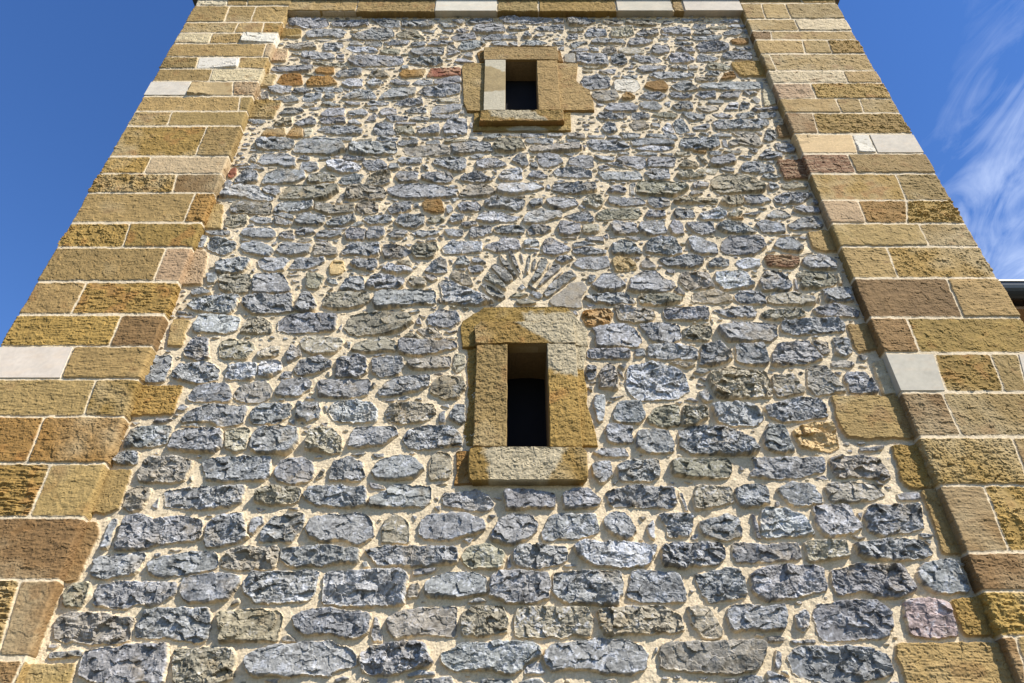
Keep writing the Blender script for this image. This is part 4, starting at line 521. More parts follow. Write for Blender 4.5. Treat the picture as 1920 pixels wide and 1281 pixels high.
g-195,687 5,21 18,20 18,2 27,-1 18,-23 0,-42 -22,-14 -28,0 -22,0|g-89,692 9,21 17,17 44,-1 53,-4 19,-19 -3,-38 -19,-17 -57,2 -46,0|g69,693 12,16 17,18 65,-2 73,5 17,-24 3,-39 -24,-19 -78,0 -64,1
g274,684 8,31 18,14 87,-1 96,1 16,-23 -1,-35 -19,-23 -103,2 -85,3|g518,686 11,25 18,18 36,2 44,-2 19,-23 -2,-36 -20,-17 -48,-4 -38,-1|k668,690 6,21 17,19 29,-5 37,6 19,-25 -5,-42 -17,-11 -40,-4 -31,3
g795,691 9,22 17,14 22,1 31,-1 14,-21 0,-37 -18,-19 -32,3 -25,-5|g908,683 12,30 18,19 32,-4 41,0 14,-22 2,-35 -20,-20 -43,0 -35,0|k1052,689 6,19 17,22 34,-4 43,3 14,-23 7,-38 -25,-18 -45,-1 -37,2
g1187,695 12,20 17,11 45,4 54,-4 15,-20 5,-37 -23,-22 -58,2 -47,3|g-1299,581 7,25 20,19 28,4 38,-4 20,-25 3,-45 -27,-24 -40,0 -32,4|g-1165,576 11,28 20,24 64,0 74,-3 20,-25 2,-44 -26,-23 -79,-1 -65,4
g-954,581 10,23 20,19 55,4 66,0 23,-27 0,-46 -27,-20 -70,0 -57,-3|g-762,579 10,31 21,14 26,4 37,1 22,-29 -5,-43 -21,-25 -38,4 -31,-1|t-628,584 12,22 20,22 38,0 47,1 18,-29 3,-50 -25,-14 -50,0 -41,0
g-473,587 12,26 16,11 12,0 20,3 17,-21 -2,-59 -18,-14 -21,3 -16,-2|g-375,581 9,27 21,19 80,-1 90,-1 22,-25 -2,-45 -24,-19 -97,-3 -79,2|g-133,573 8,37 16,17 13,-3 21,0 15,-19 5,-52 -23,-20 -21,-1 -18,-1
t-34,582 7,26 21,21 67,-1 77,-5 24,-23 1,-48 -29,-22 -83,2 -67,-1|g177,579 13,24 21,20 33,1 43,6 20,-30 3,-49 -27,-18 -46,-2 -37,0|g328,573 11,33 20,23 79,-1 88,1 22,-29 1,-43 -27,-20 -95,-1 -78,-3
g571,583 7,23 20,18 58,1 68,0 22,-25 1,-48 -27,-18 -73,2 -59,-3|g765,575 10,32 18,16 13,1 23,2 15,-22 -1,-52 -18,-15 -23,-1 -18,-3|g868,578 10,32 21,18 80,-2 91,4 18,-30 3,-43 -26,-25 -97,5 -80,-4
g1111,585 10,19 21,21 35,4 45,-5 21,-24 -2,-45 -23,-21 -48,-3 -38,4|k1263,584 8,24 16,20 11,1 19,1 18,-23 -1,-56 -20,-16 -19,-4 -16,3|g-1305,455 14,32 22,20 17,4 29,-3 21,-27 -2,-53 -24,-17 -29,-5 -23,-1
g-1183,456 15,29 22,26 28,-1 39,-3 26,-26 -4,-50 -26,-24 -41,3 -33,-5|g-1036,458 12,32 23,20 18,0 29,-3 23,-26 3,-52 -30,-24 -30,4 -24,1|g-911,464 10,26 19,19 15,2 24,0 17,-25 2,-58 -23,-24 -24,1 -20,4
g-800,456 8,30 23,24 75,-2 87,2 21,-29 3,-51 -28,-19 -94,-3 -75,-1|t-561,454 9,33 23,22 38,2 49,-4 26,-26 -4,-49 -26,-21 -52,0 -43,-4|g-401,462 14,27 23,21 71,-2 83,0 22,-27 4,-52 -30,-23 -89,2 -72,-1
t-169,457 14,28 23,23 50,1 62,3 26,-31 -2,-55 -28,-21 -66,3 -54,-3|k22,465 13,19 23,26 27,-2 39,2 19,-29 1,-47 -25,-24 -40,-5 -32,2|g169,453 6,43 16,11 12,6 19,-2 18,-21 1,-66 -22,-13 -20,-5 -16,0
g257,457 13,29 23,28 33,-1 45,-1 22,-31 -1,-54 -25,-18 -47,0 -39,1|g413,452 13,34 22,24 18,-3 28,0 21,-26 1,-48 -26,-26 -29,3 -24,-1|k538,457 11,29 23,22 49,5 60,-2 22,-30 2,-50 -29,-26 -64,6 -52,-3
g722,461 11,32 18,15 14,4 22,-4 21,-21 -6,-61 -19,-17 -22,0 -19,-2|g827,452 10,33 23,25 72,0 84,-3 25,-26 -3,-51 -26,-22 -90,2 -74,-4|g1061,456 10,30 23,24 46,1 57,0 20,-30 3,-51 -27,-25 -61,-1 -50,6
t1239,459 10,34 15,19 11,-4 19,5 14,-22 3,-70 -20,-16 -19,1 -16,2|g-1306,332 14,34 22,17 32,4 43,1 25,-33 -6,-45 -23,-27 -45,2 -37,-3|g-1153,337 12,24 22,24 65,0 76,0 25,-30 -1,-47 -28,-22 -82,-4 -66,3
g-937,341 13,20 22,23 52,3 64,-5 24,-27 -3,-49 -26,-21 -67,-3 -55,1|g-740,328 8,36 21,21 60,-1 71,2 25,-31 -5,-49 -24,-21 -76,1 -62,1|g-534,333 8,27 22,21 68,-1 79,6 21,-31 5,-49 -30,-20 -85,-3 -69,0
g-314,336 10,28 20,17 16,6 26,-4 21,-26 -4,-55 -21,-15 -26,-4 -22,0|g-201,328 12,34 22,25 68,-5 80,1 20,-28 1,-50 -26,-19 -85,-4 -69,1|k26,341 9,18 22,25 19,-2 31,2 23,-29 -5,-48 -23,-20 -31,-6 -25,2
g148,341 12,20 19,26 15,-4 26,-3 18,-22 5,-52 -27,-20 -26,1 -21,-6|t258,337 13,26 22,20 26,4 37,0 20,-32 1,-45 -26,-29 -38,3 -31,2|g397,338 12,22 22,23 84,-2 95,1 26,-27 -3,-49 -27,-21 -102,0 -84,-1
g655,327 9,36 22,20 31,4 41,-3 23,-29 2,-46 -29,-27 -44,0 -35,2|g798,340 14,23 22,19 21,4 32,-5 25,-26 1,-48 -30,-26 -33,3 -27,2|g929,337 12,27 22,19 50,-1 61,5 26,-32 -3,-48 -27,-20 -65,-3 -53,-2
g1120,331 8,35 22,17 31,4 41,-1 25,-31 -1,-52 -28,-20 -44,2 -35,2|g1267,332 5,39 15,16 12,-4 19,0 15,-18 -1,-63 -17,-20 -20,0 -15,3|g-1306,204 15,36 23,23 27,-1 39,-1 24,-30 -2,-54 -27,-23 -40,0 -33,0
g-1160,207 13,29 23,27 79,-2 91,-3 25,-27 1,-55 -31,-20 -97,-2 -79,3|g-914,203 15,33 23,26 28,1 41,-5 20,-27 2,-48 -27,-28 -42,3 -34,1|g-767,212 11,34 15,16 12,-1 20,1 17,-21 0,-66 -20,-18 -20,3 -16,-2
g-672,204 10,37 23,17 74,3 85,1 22,-31 4,-51 -30,-22 -92,-4 -74,5|g-434,206 10,30 23,23 22,5 34,-2 23,-31 0,-50 -27,-26 -36,-2 -28,1|g-297,210 7,30 23,24 48,-3 59,-1 23,-29 -1,-50 -27,-24 -62,-3 -51,5
g-118,215 13,24 23,22 43,3 55,-7 21,-26 2,-51 -28,-25 -58,-2 -46,1|g57,211 14,28 23,20 36,-2 48,4 25,-30 -2,-48 -28,-29 -50,4 -41,-2|g219,203 14,35 23,22 47,2 59,1 20,-32 1,-49 -25,-25 -63,-3 -50,0
g404,206 14,33 23,23 62,-1 73,2 22,-32 0,-50 -26,-23 -79,-2 -64,3|g622,211 6,31 15,20 12,0 19,-2 13,-19 1,-66 -17,-19 -20,-3 -15,2|g712,202 7,44 17,12 14,0 21,6 17,-26 2,-66 -22,-17 -22,1 -18,3
g808,212 12,30 22,19 16,-2 28,3 24,-29 -2,-58 -27,-21 -28,3 -22,-3|k930,209 5,37 15,14 11,-2 18,5 12,-21 5,-75 -20,-8 -19,-6 -15,1|g1017,208 9,33 23,22 25,-2 38,-2 22,-28 -3,-54 -24,-22 -39,-2 -31,1
k1154,207 12,35 22,18 17,-1 27,5 25,-31 -6,-57 -23,-18 -28,-2 -23,0|g1278,208 3,36 13,13 10,6 16,1 10,-20 2,-72 -15,-18 -16,3 -13,1|g-1299,97 5,16 17,19 24,-1 33,0 15,-20 -1,-37 -18,-19 -34,-2 -27,1
g-1179,101 5,12 17,17 19,5 28,-3 14,-21 2,-36 -20,-16 -28,-3 -23,1|g-1072,95 8,19 18,21 73,-3 81,4 19,-25 -2,-42 -20,-16 -88,1 -72,0|g-852,98 7,18 17,16 57,1 64,3 15,-25 1,-37 -19,-17 -70,-3 -56,3
g-666,95 6,23 17,13 14,1 22,-1 20,-20 0,-40 -24,-17 -22,0 -18,4|g-567,90 7,29 17,11 23,0 32,2 14,-21 7,-38 -24,-17 -34,-3 -27,2|g-452,91 11,29 17,13 77,-2 86,6 20,-26 -6,-35 -17,-22 -93,4 -75,-3
g-223,93 9,26 17,15 29,-3 38,1 17,-21 -2,-40 -18,-19 -40,4 -33,1|g-95,100 12,14 17,15 83,5 92,-1 13,-22 4,-42 -20,-15 -100,-2 -81,6|g146,94 10,21 17,19 44,2 53,-4 17,-21 1,-38 -21,-20 -57,0 -46,5
g306,94 11,21 17,16 19,0 28,5 13,-25 1,-37 -18,-20 -28,-1 -24,4|g421,101 6,16 18,20 90,-3 99,1 13,-24 5,-41 -22,-12 -107,0 -87,-2|k673,87 7,30 17,20 46,-2 54,0 17,-24 1,-36 -22,-20 -57,-3 -47,1
g838,89 6,24 17,21 88,-2 96,1 15,-22 4,-37 -23,-17 -104,-3 -85,1|t1082,90 10,22 17,25 40,-2 49,-6 20,-18 -4,-36 -19,-19 -53,0 -42,-1|g1236,95 9,24 17,15 22,2 31,-5 20,-20 -3,-41 -20,-13 -32,-1 -27,-3
g-1299,19 -1,9 4,4 68,-2 70,2 8,-6 -2,-11 -7,-1 -77,-1 -62,-1|g-1136,25 5,3 4,6 84,0 85,-6 3,-2 -2,-6 -2,-9 -93,4 -77,-3|g-935,19 4,8 4,2 60,0 62,2 2,-5 0,-9 -3,-6 -67,5 -56,-1
g-777,23 0,2 4,9 83,-5 85,5 1,-8 3,-6 -5,-5 -93,-2 -76,-1|g-581,19 3,8 5,7 100,-5 102,0 1,-3 2,-8 -4,-6 -112,2 -91,-1|g-342,27 -1,-1 4,8 57,-5 59,2 6,-5 -3,-13 -4,-3 -65,3 -52,-3
g-200,20 4,9 4,1 48,1 51,4 1,-9 6,-6 -8,-4 -55,-5 -45,0|g-70,24 4,4 4,4 63,2 66,-2 6,-6 -4,-6 -3,-4 -72,-1 -58,-5|g92,18 2,8 4,9 88,-3 90,-4 6,-2 2,-8 -9,-6 -98,0 -81,1|t300,24 4,0 4,4 78,0 81,2 2,-4 5,-7 -8,-9 -88,4 -72,-3
g491,15 3,10 4,8 55,0 56,-3 5,-4 -3,-8 -3,-3 -61,0 -51,-2|g634,18 2,11 5,4 75,-4 77,3 5,-6 -3,-6 -3,-10 -85,6 -69,-5|t815,27 5,1 4,2 63,3 65,-3 6,-4 -1,-9 -5,-8 -72,7 -58,-1
g976,16 4,9 4,10 91,0 93,0 2,-9 -1,-12 -2,-1 -102,2 -83,-1|g1197,15 -2,15 4,1 28,-2 30,2 5,-5 -4,-9 -1,-8 -33,2 -27,3|g1286,20 -1,8 4,2 19,2 20,2 7,-8 -5,-10 -3,-6 -22,5 -18,-2'''
# chips packed in the mortar: kind, x, z, half length, half height, corners, turn
CHIPS = '''k-531,4448,16,8,7,44|t882,4339,9,5,5,33|g-640,4719,10,5,6,3|g-469,4481,12,4,5,28|t-928,4719,12,7,6,59|g-260,4705,18,7,7,23|k-795,4722,8,3,5,54|g173,4473,16,5,5,52|g1312,3418,13,6,6,39|g361,3665,17,7,7,56|k1354,3708,14,7,7,60
g921,3859,9,3,6,13|g-614,4145,12,6,7,18|g-1245,4435,9,5,6,7|g1358,3855,13,4,6,61|g1337,4311,8,6,6,16|g757,4698,10,3,6,25|g-1253,3414,12,8,7,4|g-1326,3395,14,10,6,19|k243,3143,7,3,7,53|g-434,4684,22,10,7,22|g1357,3190,17,10,7,48
t-1088,4346,9,4,5,38|g-898,4315,8,3,5,8|k1366,3638,10,7,6,11|t-754,4305,13,4,7,8|g39,4717,9,5,7,5|g897,4698,15,6,5,24|t-888,4704,19,11,7,25|g-62,4720,15,7,7,52|g1213,2877,16,10,7,36|g1106,4651,10,7,5,16|g1345,4672,13,8,5,43
g-562,4700,16,5,5,27|g1362,4504,9,3,7,55|g1341,2272,8,4,6,7|k-1326,3505,16,8,7,16|t-1292,4600,9,3,5,18|g245,4541,11,4,5,7|g1233,3826,16,10,7,55|g-508,4710,12,4,6,12|g-1326,4592,10,7,7,45|g-866,4569,9,3,7,15|k-316,4709,20,14,7,1
g598,4700,14,7,7,14|g676,4606,17,6,5,25|g-468,4461,8,6,6,10|g942,4713,17,7,6,12|g-571,4177,22,15,7,40|k-1305,3450,10,5,5,49|g856,4723,10,5,5,24|g1277,3241,11,5,5,0|k717,4064,10,4,6,16|g422,4599,10,4,5,45|g92,3396,10,5,5,33
g833,4257,10,5,5,46|g-748,1174,15,6,7,52|g1360,4284,15,5,5,59|g-1052,3738,15,8,6,12|k1263,3961,8,6,7,55|g1331,3101,21,15,7,17|g1140,4661,12,5,7,38|g-1271,3556,8,3,6,53|g1040,4711,17,12,5,44|t-1249,4718,19,11,5,24
g851,4696,21,13,7,44|g948,4678,11,8,7,33|g-618,4577,10,5,6,6|k-1313,3189,14,6,5,14|g-1264,4462,15,7,5,39|g-1258,3512,19,11,7,49|t-817,4698,12,6,5,31|t-1304,1975,13,4,6,18|t-1328,4647,13,4,6,61|g713,4707,19,6,7,9
g-1328,3160,16,10,6,33|g439,2669,8,6,5,24|g815,4587,18,12,6,58|g1230,4717,19,13,7,47|t-1010,4717,8,4,6,8|g819,1395,10,5,5,7|g-1338,3608,12,6,7,43|g411,3616,11,7,6,61|g144,3150,11,4,7,45|g-1328,4670,8,4,6,61|g390,3690,18,7,5,34
t-410,3855,8,3,6,58|k-1295,4699,15,7,7,25|k-720,4715,9,3,6,27|g-618,4691,20,11,6,59|t-1313,3895,21,13,6,58|g1096,4695,22,8,7,28|k-557,1957,11,4,6,50|g341,1164,8,3,7,25|g-1329,2425,21,8,6,14|g1356,3494,14,7,5,17
g-691,3798,22,15,7,34|g-1217,3463,15,5,7,36|k505,4596,17,12,5,36|g-754,4720,11,4,6,3|g-1279,4411,17,7,7,17|g-331,3321,11,7,7,48|g399,3212,8,6,5,8|g-1304,3254,9,5,5,18|t393,3436,8,3,6,33|g-1243,3596,10,4,7,25|t412,4450,15,7,6,43
g443,1200,9,5,6,2|g793,4706,13,7,6,48|g-1330,2288,10,5,7,0|g-1336,4431,12,4,5,56|g1009,4165,10,7,6,60|g-340,4251,19,9,6,37|t665,2322,9,4,5,39|k-404,4520,19,7,5,47|g704,3711,13,7,7,38|t-1335,2835,8,6,7,34|t325,3633,16,7,5,61
g753,4581,13,4,6,44|g-319,4184,11,3,5,53|g1350,3805,8,3,5,41|t-423,3884,10,6,5,9|g1312,4710,7,5,6,26|g1342,4582,10,4,6,13|g266,4720,7,5,6,17|g1356,3147,12,4,7,21|g671,3616,15,6,6,18|g1141,3161,9,4,6,60|k-582,4305,21,9,7,18
g1332,4395,8,4,6,7|t-1165,4214,9,3,7,30|g745,4373,14,10,7,23|g-919,4240,21,10,5,23|g872,3152,8,6,7,22|g630,4139,18,9,7,4|t-1320,3119,10,5,5,2|g-1330,2168,11,7,7,49|k474,3435,11,4,6,18|g25,4455,10,3,5,39|g1199,4693,10,4,5,60
g1345,2602,12,8,6,55|g-1328,3685,20,8,6,61|g304,4718,20,6,7,13|g1346,3534,15,6,7,60|g1107,1907,12,7,5,19|g1355,2986,16,7,7,47|g471,4705,14,7,7,53|t-603,4387,8,2,7,56|g-839,4172,8,3,7,11|g465,4593,16,8,7,5|g-1330,2909,14,8,6,55
g-338,2945,11,4,6,16|g1122,2355,14,4,5,46|g-662,4699,12,5,7,5|k-1333,3537,15,8,6,43|g122,4536,9,4,6,49|k-1051,4700,9,7,7,29|k-770,4106,11,7,5,51|g909,4391,12,5,6,8|g-798,3727,7,4,7,0|t788,3779,17,6,5,12|k-504,3750,11,4,5,46
g1369,4401,11,5,6,7|g-565,3032,8,5,5,51|g1327,2766,11,3,6,35|k-1305,4376,17,9,6,63|g1354,3995,19,11,5,30|g390,4501,9,6,7,28|g-283,3107,9,4,6,40|t-527,3430,9,5,7,30|g-1144,4711,8,5,5,61|g1363,3128,14,7,6,30|t889,3674,13,4,7,38
t971,4139,9,5,7,3|g1192,3608,16,6,6,10|g1095,4307,10,3,5,8|g131,4723,13,5,5,1|k855,4411,10,8,6,14|t1349,2730,19,14,5,25|g-885,4058,9,5,5,12|g1240,4072,8,3,7,8|g1353,2894,11,7,5,12|t1010,1152,11,8,7,55|g704,4578,8,6,7,46
g-698,4385,10,5,6,7|g1123,4721,9,4,6,55|g-1295,2583,18,9,5,48|g-557,4275,10,4,5,41|g-835,4312,9,6,7,24|g1322,4039,8,5,5,41|g673,4690,13,6,6,15|k286,2648,8,4,6,46|g555,4716,14,9,5,11|g1350,2957,11,6,7,8|g1060,4644,10,5,7,46
g444,3833,19,11,7,48|k-953,4692,13,5,6,10|g-784,4598,13,4,5,50|k507,4627,10,6,6,39|g648,2988,8,5,5,46|g681,4094,8,6,6,60|g1153,4622,12,9,7,10|g1319,4061,10,4,6,18|g-431,4461,18,7,5,28|g-1305,2472,9,5,7,47|g1174,4508,8,4,5,41
g-685,3959,11,5,6,26|t-825,4592,14,4,5,59|g405,3451,9,3,7,9|g446,4397,11,7,7,14|g-784,4307,8,3,6,55|g-796,2079,10,4,7,61|g633,4609,10,4,6,31|t848,3179,10,3,6,46|g430,4719,10,4,6,52|g809,4415,20,7,6,35|g-1290,3965,15,10,6,27
g1367,4722,11,6,6,0|k-1330,3290,15,11,7,52|g845,4046,12,8,5,42|g-1331,2587,11,3,6,1|k340,3716,20,9,7,62|g1179,4680,7,3,5,56|g846,4198,8,5,7,31|g-944,4327,16,7,6,55|g176,4536,12,5,7,50|g-1178,4331,9,3,5,16|k1151,4556,15,8,5,45
g1021,4209,8,3,5,11|g823,3077,12,7,7,39|t-1098,4723,15,8,6,26|g1363,3935,12,5,7,62|g-380,4715,7,5,6,52|g1361,4454,19,13,7,12|g-1294,3489,9,5,7,17|g-1241,3542,9,3,6,38|g363,3631,14,7,7,4|g1093,4719,9,4,7,24|k-1274,4436,11,5,5,59
g-1309,3329,8,3,6,15|g413,3639,9,6,5,17|g-1302,1917,11,6,6,53|g1166,4708,12,4,6,45|g-1176,4704,10,5,6,10|g-1332,3428,16,8,6,35|g813,3577,12,5,5,63|g-1022,1861,8,6,5,20|g-293,2956,12,6,6,38|g1339,4345,11,7,7,31|g-1099,2354,15,6,5,47
g-1232,3107,9,3,7,30|g1360,3054,10,6,7,44|g964,4615,14,9,5,46|g-258,4594,13,6,7,18|g1349,3777,15,5,7,50|g-556,3771,9,5,7,44|g-295,1182,9,4,7,33|g447,4109,9,6,7,59|g936,4060,10,7,6,55|g575,3704,9,5,6,41|k903,3347,8,3,5,57
g-631,1859,14,5,7,3|g-1270,3440,15,11,5,41|g452,3236,12,5,7,38|g-1333,3231,10,3,6,37|g154,3327,8,4,5,40|g-649,2698,9,3,6,35|k573,3459,10,5,6,9|t1121,4289,11,5,5,24|k984,4305,7,3,7,61|g-411,4708,9,4,7,49|g830,4720,7,5,5,4
g-1212,2262,10,6,5,15|t910,4493,11,4,5,29|t947,3844,8,5,6,39|g-99,2869,10,3,6,34|g1344,2663,12,7,7,34|g1348,4639,11,8,5,22|g1198,4630,16,6,5,55|t1021,3046,8,5,6,41|k395,3733,13,8,5,49|g-352,1161,13,5,6,12|g-1309,4625,14,5,5,51
g-814,3415,13,8,5,55|g205,4397,9,4,7,43|t-1098,3342,20,6,5,39|g-456,3649,13,7,5,62|g352,4723,17,10,7,47|g-1332,3948,10,4,5,36|g-1261,3480,14,5,6,39|g-469,3903,13,7,5,18|g-1226,4693,12,4,5,47|g-425,4653,12,4,6,32
t-1163,2362,8,3,6,18|g1020,1183,14,9,7,36|t353,4594,9,6,6,30|g-347,3697,8,4,5,54|t-1198,4451,10,7,6,2|g1359,3683,15,6,6,23|t1246,3637,11,3,5,13|k-1283,3108,8,5,7,57|g489,1172,19,7,7,21|g-840,2349,9,6,6,19|g-1309,2334,20,10,5,34
g1358,2637,22,8,5,37|g-889,2353,9,7,6,42|g1157,1909,13,4,5,32|g-1242,3562,9,5,6,37|g-139,3119,9,3,7,20|g-394,3872,11,4,6,32|g-785,3101,12,5,7,49|g1117,3437,10,4,5,43|g1367,1495,10,4,6,23|g653,4217,14,7,7,54|k-104,2775,8,4,7,52
g576,4397,13,5,5,41|k-662,4051,10,6,7,58|g-1033,4577,9,3,7,48|k498,4394,8,5,6,53|t7,4720,12,8,5,51|g1194,3590,12,5,6,22|g89,4719,11,6,5,36|g383,3249,9,7,7,47|g-1277,3594,15,9,7,61|g-272,4680,7,5,7,41|g-700,2086,17,7,5,48
g-1310,2514,8,3,6,29|g630,3856,8,3,7,9|k-1323,2538,14,9,7,22|k1171,4525,8,3,5,48|t-979,2353,8,4,7,53|k-1340,3647,10,3,5,49|g-363,4277,11,4,5,25|g1369,2690,9,5,5,40|g-994,3737,14,4,6,63|g1061,2896,8,5,6,10|g377,3600,10,6,5,45
g700,3662,22,17,6,10|g-1140,2782,9,3,7,12|g-336,4209,7,5,5,36|g-581,4360,8,2,6,3|t-582,4722,15,8,6,8|k-371,4500,8,4,7,5|t-1305,4433,8,5,6,61|g1367,2455,9,5,7,17|g-209,3120,9,5,6,20|g1358,3436,21,10,6,58|g-136,4721,15,6,5,12
g280,4539,8,4,6,54|k931,3690,9,4,7,27|g1005,4130,10,4,5,55|g-871,4299,11,7,6,11|g-714,4697,9,4,6,58|g1287,4491,13,6,7,41|g-702,3582,13,7,6,47|g1142,2981,10,6,7,13|t-1328,2567,10,3,7,6|g504,4668,9,5,5,33|g-1014,4693,17,8,5,6
g1299,3691,12,4,6,33|g1090,3062,16,6,7,55|t214,4453,9,5,5,31|g-1046,4239,15,5,5,8|g-755,3725,13,4,5,57|g1366,2831,10,7,7,18|g274,1156,11,7,5,46|g125,3058,17,6,7,63|g-1272,3393,9,3,5,62|g211,4628,10,7,6,62|g535,4189,12,5,6,28
g511,2759,8,6,6,32|g988,3477,10,4,7,45|g440,4476,5,2,7,38|t-429,3668,7,2,6,22|g1184,4444,5,2,7,55|g291,4493,6,2,5,38|g-1265,2535,5,2,7,43|g-116,1187,9,4,6,31|g-444,4511,8,4,6,59|g0,3033,10,3,7,5|g-285,4292,7,5,6,4
t-647,3983,5,3,7,56|t1136,4241,6,4,5,9|t869,3361,4,3,6,18|t161,4716,6,3,6,5|g1317,4495,6,4,6,5|g-469,4166,7,4,7,17|t-388,3409,5,3,7,2|g745,4320,9,6,7,54|g-1293,3523,6,2,7,13|g1174,2574,8,4,5,25|g809,3250,9,3,6,37
g-420,2365,7,3,6,20|g-1285,2517,4,3,6,30|g882,4054,5,2,6,32|g-260,4627,7,4,6,38|t90,3142,9,4,6,33|g-578,3106,4,3,5,25|g828,3864,6,3,5,47|g567,4130,9,3,6,34|g858,3773,7,4,6,11|g-436,3899,4,2,7,22|g766,3146,7,3,6,40
g501,3232,10,4,5,47|k-981,4706,6,3,5,15|g730,3302,4,3,6,46|g-390,3385,5,4,5,59|t-867,3864,8,3,6,36|g-304,4204,8,5,7,61|g-412,4176,4,3,5,37|g-75,3142,7,4,5,1|k1318,2781,10,3,5,20|g536,4596,8,2,7,18|g-376,4178,8,4,6,61
g1280,2431,7,2,5,1|g-535,1174,10,7,5,44|g-643,3689,6,2,5,22|k-668,4389,6,3,7,0|g-97,4725,6,2,5,5|g651,3867,6,2,5,44|g-793,3806,5,2,5,43|k-909,4571,4,2,7,2|t1005,3068,10,5,7,35|g1156,4224,8,5,7,32|g1205,2843,5,2,6,38
g912,2767,8,4,5,25|k-355,2738,6,2,5,34|g-733,2611,6,3,5,46|t-802,2353,6,4,5,22|g538,1179,10,6,7,11|g805,4684,6,3,5,23|g-146,2654,5,2,6,20|g-1000,4579,5,3,5,28|g-420,3740,5,2,5,4|g-519,4575,6,2,6,15|g933,3890,7,4,5,42
k-144,2597,5,2,7,12|g-1240,3660,6,5,6,29|g-1300,3552,4,3,5,8|g-182,3008,7,3,5,9|g393,2701,7,3,7,52|g174,1170,5,3,5,15|g-1255,2288,8,4,5,51|g-1313,3349,6,3,7,27|g-645,4471,7,2,7,53|k957,4008,4,3,5,54|k-1304,2293,5,1,7,33
g946,3863,5,3,6,62|g355,3692,6,4,7,22|g63,3323,5,2,5,19|g-1327,3665,4,3,5,27|g407,4381,7,4,6,54|t1186,3173,5,3,6,24|g-1205,3907,5,2,5,30|g-725,3810,6,3,7,40|g1240,3906,5,3,7,8|g1047,3832,5,2,5,60|g767,3082,5,3,7,48
g72,4619,6,4,5,29|t1282,4706,7,3,6,41|g-1029,3754,7,3,7,51|g282,4466,6,2,5,55|g-594,3871,9,3,6,32|g1369,4347,9,4,6,40|g229,2725,5,2,6,7|t641,3932,6,2,6,58|g-860,3936,6,4,5,61|g-1343,2813,4,2,6,18|g810,2879,4,2,7,43
g1357,3731,5,4,7,61|k965,4021,5,2,5,51|g1216,3509,7,5,7,57|k944,4135,5,3,5,37|g-739,2566,9,3,5,44|g-1059,3461,5,3,5,13|g1340,4426,7,5,7,33|g1181,3890,6,3,6,46|g330,3686,9,5,5,61|g840,4488,4,3,6,24|g-564,4253,6,4,7,41
g1026,4432,7,2,7,57|g-616,4099,9,5,5,58|g-87,4642,7,2,6,45|g-804,2334,6,3,6,21|t828,4228,8,4,6,51|t615,3599,8,3,5,9|g645,4679,7,3,5,44|k-1329,1832,5,3,7,49|g-1338,2455,6,2,5,26|g1336,3231,5,2,6,37|g-1085,3458,9,3,6,42
k-143,4434,8,3,5,18|g-430,3828,8,3,7,42|g-528,4271,9,3,7,60|g-255,4612,5,2,5,4|g-254,1397,5,2,6,62|g799,2767,6,3,5,48|g854,3080,7,3,5,56|g1289,3671,8,3,5,34|g1206,4346,5,4,6,34|g-1086,4429,5,3,5,10|g1069,4076,7,2,6,59
g-1297,4662,7,4,7,9|k-840,4547,5,3,5,50|g-1328,2268,9,6,5,29|g74,3508,6,2,6,45|g1072,2856,8,6,5,35|k-1335,4722,8,3,5,6|g-831,4439,7,4,7,50|g-746,3566,4,3,7,13|t-119,1204,5,2,7,36|g-1343,3265,9,4,5,29|k242,2777,6,2,7,1
g812,4489,6,3,7,37|g1371,1541,6,2,6,39|g818,3963,4,2,6,50|g-519,4165,7,2,7,63|g379,3713,6,4,7,54|g-520,2927,7,4,7,12|g682,3952,4,1,6,30|k736,2925,6,3,6,23|g-784,3008,8,4,5,57|g723,3693,6,4,5,61|g-633,2766,10,4,7,20
g1197,4485,9,3,6,57|g736,3715,5,2,7,13|g-1064,4399,6,4,6,14|g390,2822,5,2,6,0|g1362,3465,9,3,7,11|g1354,3029,9,5,7,43|g-378,4680,5,2,5,11|g1366,3215,8,5,5,36|g-726,3974,8,3,7,6|g983,4206,5,3,5,42|g1368,3556,7,3,7,1
g176,4623,7,5,6,28|g1330,2512,7,3,7,59|g-272,4313,8,5,5,35|g640,4713,7,3,7,27|g929,4040,5,2,7,24|g836,3059,7,4,6,60|t1146,4532,4,3,7,41|g557,2774,8,3,7,33|g911,3149,5,2,6,5|t996,1869,7,4,5,23|g1187,4461,6,4,5,27|g-184,4724,7,4,5,52
g-120,3314,5,2,5,30|g623,4112,8,3,7,53|g1326,4378,4,3,6,54|g-929,2344,6,4,6,28|g337,2071,5,2,7,8|g-440,4718,9,4,6,42|g1358,1431,9,5,5,9|g700,3450,4,1,7,43|g827,4142,6,3,7,21|g1018,4627,7,3,5,31|t394,4480,6,4,6,56|g789,4475,6,3,5,48
g-1344,3251,5,2,6,46|g-760,3579,6,2,6,29|g-646,4011,8,3,6,38|g688,4053,5,2,7,36|g-36,3048,7,4,5,45|g542,3631,7,4,7,25|t-97,4699,4,2,5,60|g-1311,2453,4,2,7,31|g225,3553,6,3,7,32|g-1126,4345,7,3,5,48|g314,3611,9,3,5,17
g-608,4076,6,2,6,25|g-1267,4590,6,4,6,53|g752,3330,4,2,6,13|g-1209,4716,5,3,5,2|k573,2989,5,2,6,48|k364,3446,8,4,7,58|k1256,4488,9,6,5,12|g-83,3272,10,6,7,2|k-547,3579,9,6,5,19|g535,4066,4,2,7,1|g1241,4056,4,2,5,59
g-454,3820,7,4,6,36|g892,4445,9,7,6,33|t531,4482,9,4,7,37|g1176,3066,10,6,5,14|t286,2675,7,3,6,46|t379,3322,10,7,6,50|g1030,3076,5,3,7,53|g-164,3120,5,3,6,14|g1326,3688,6,3,5,59|g172,2902,9,6,6,54|g962,3699,6,3,6,37
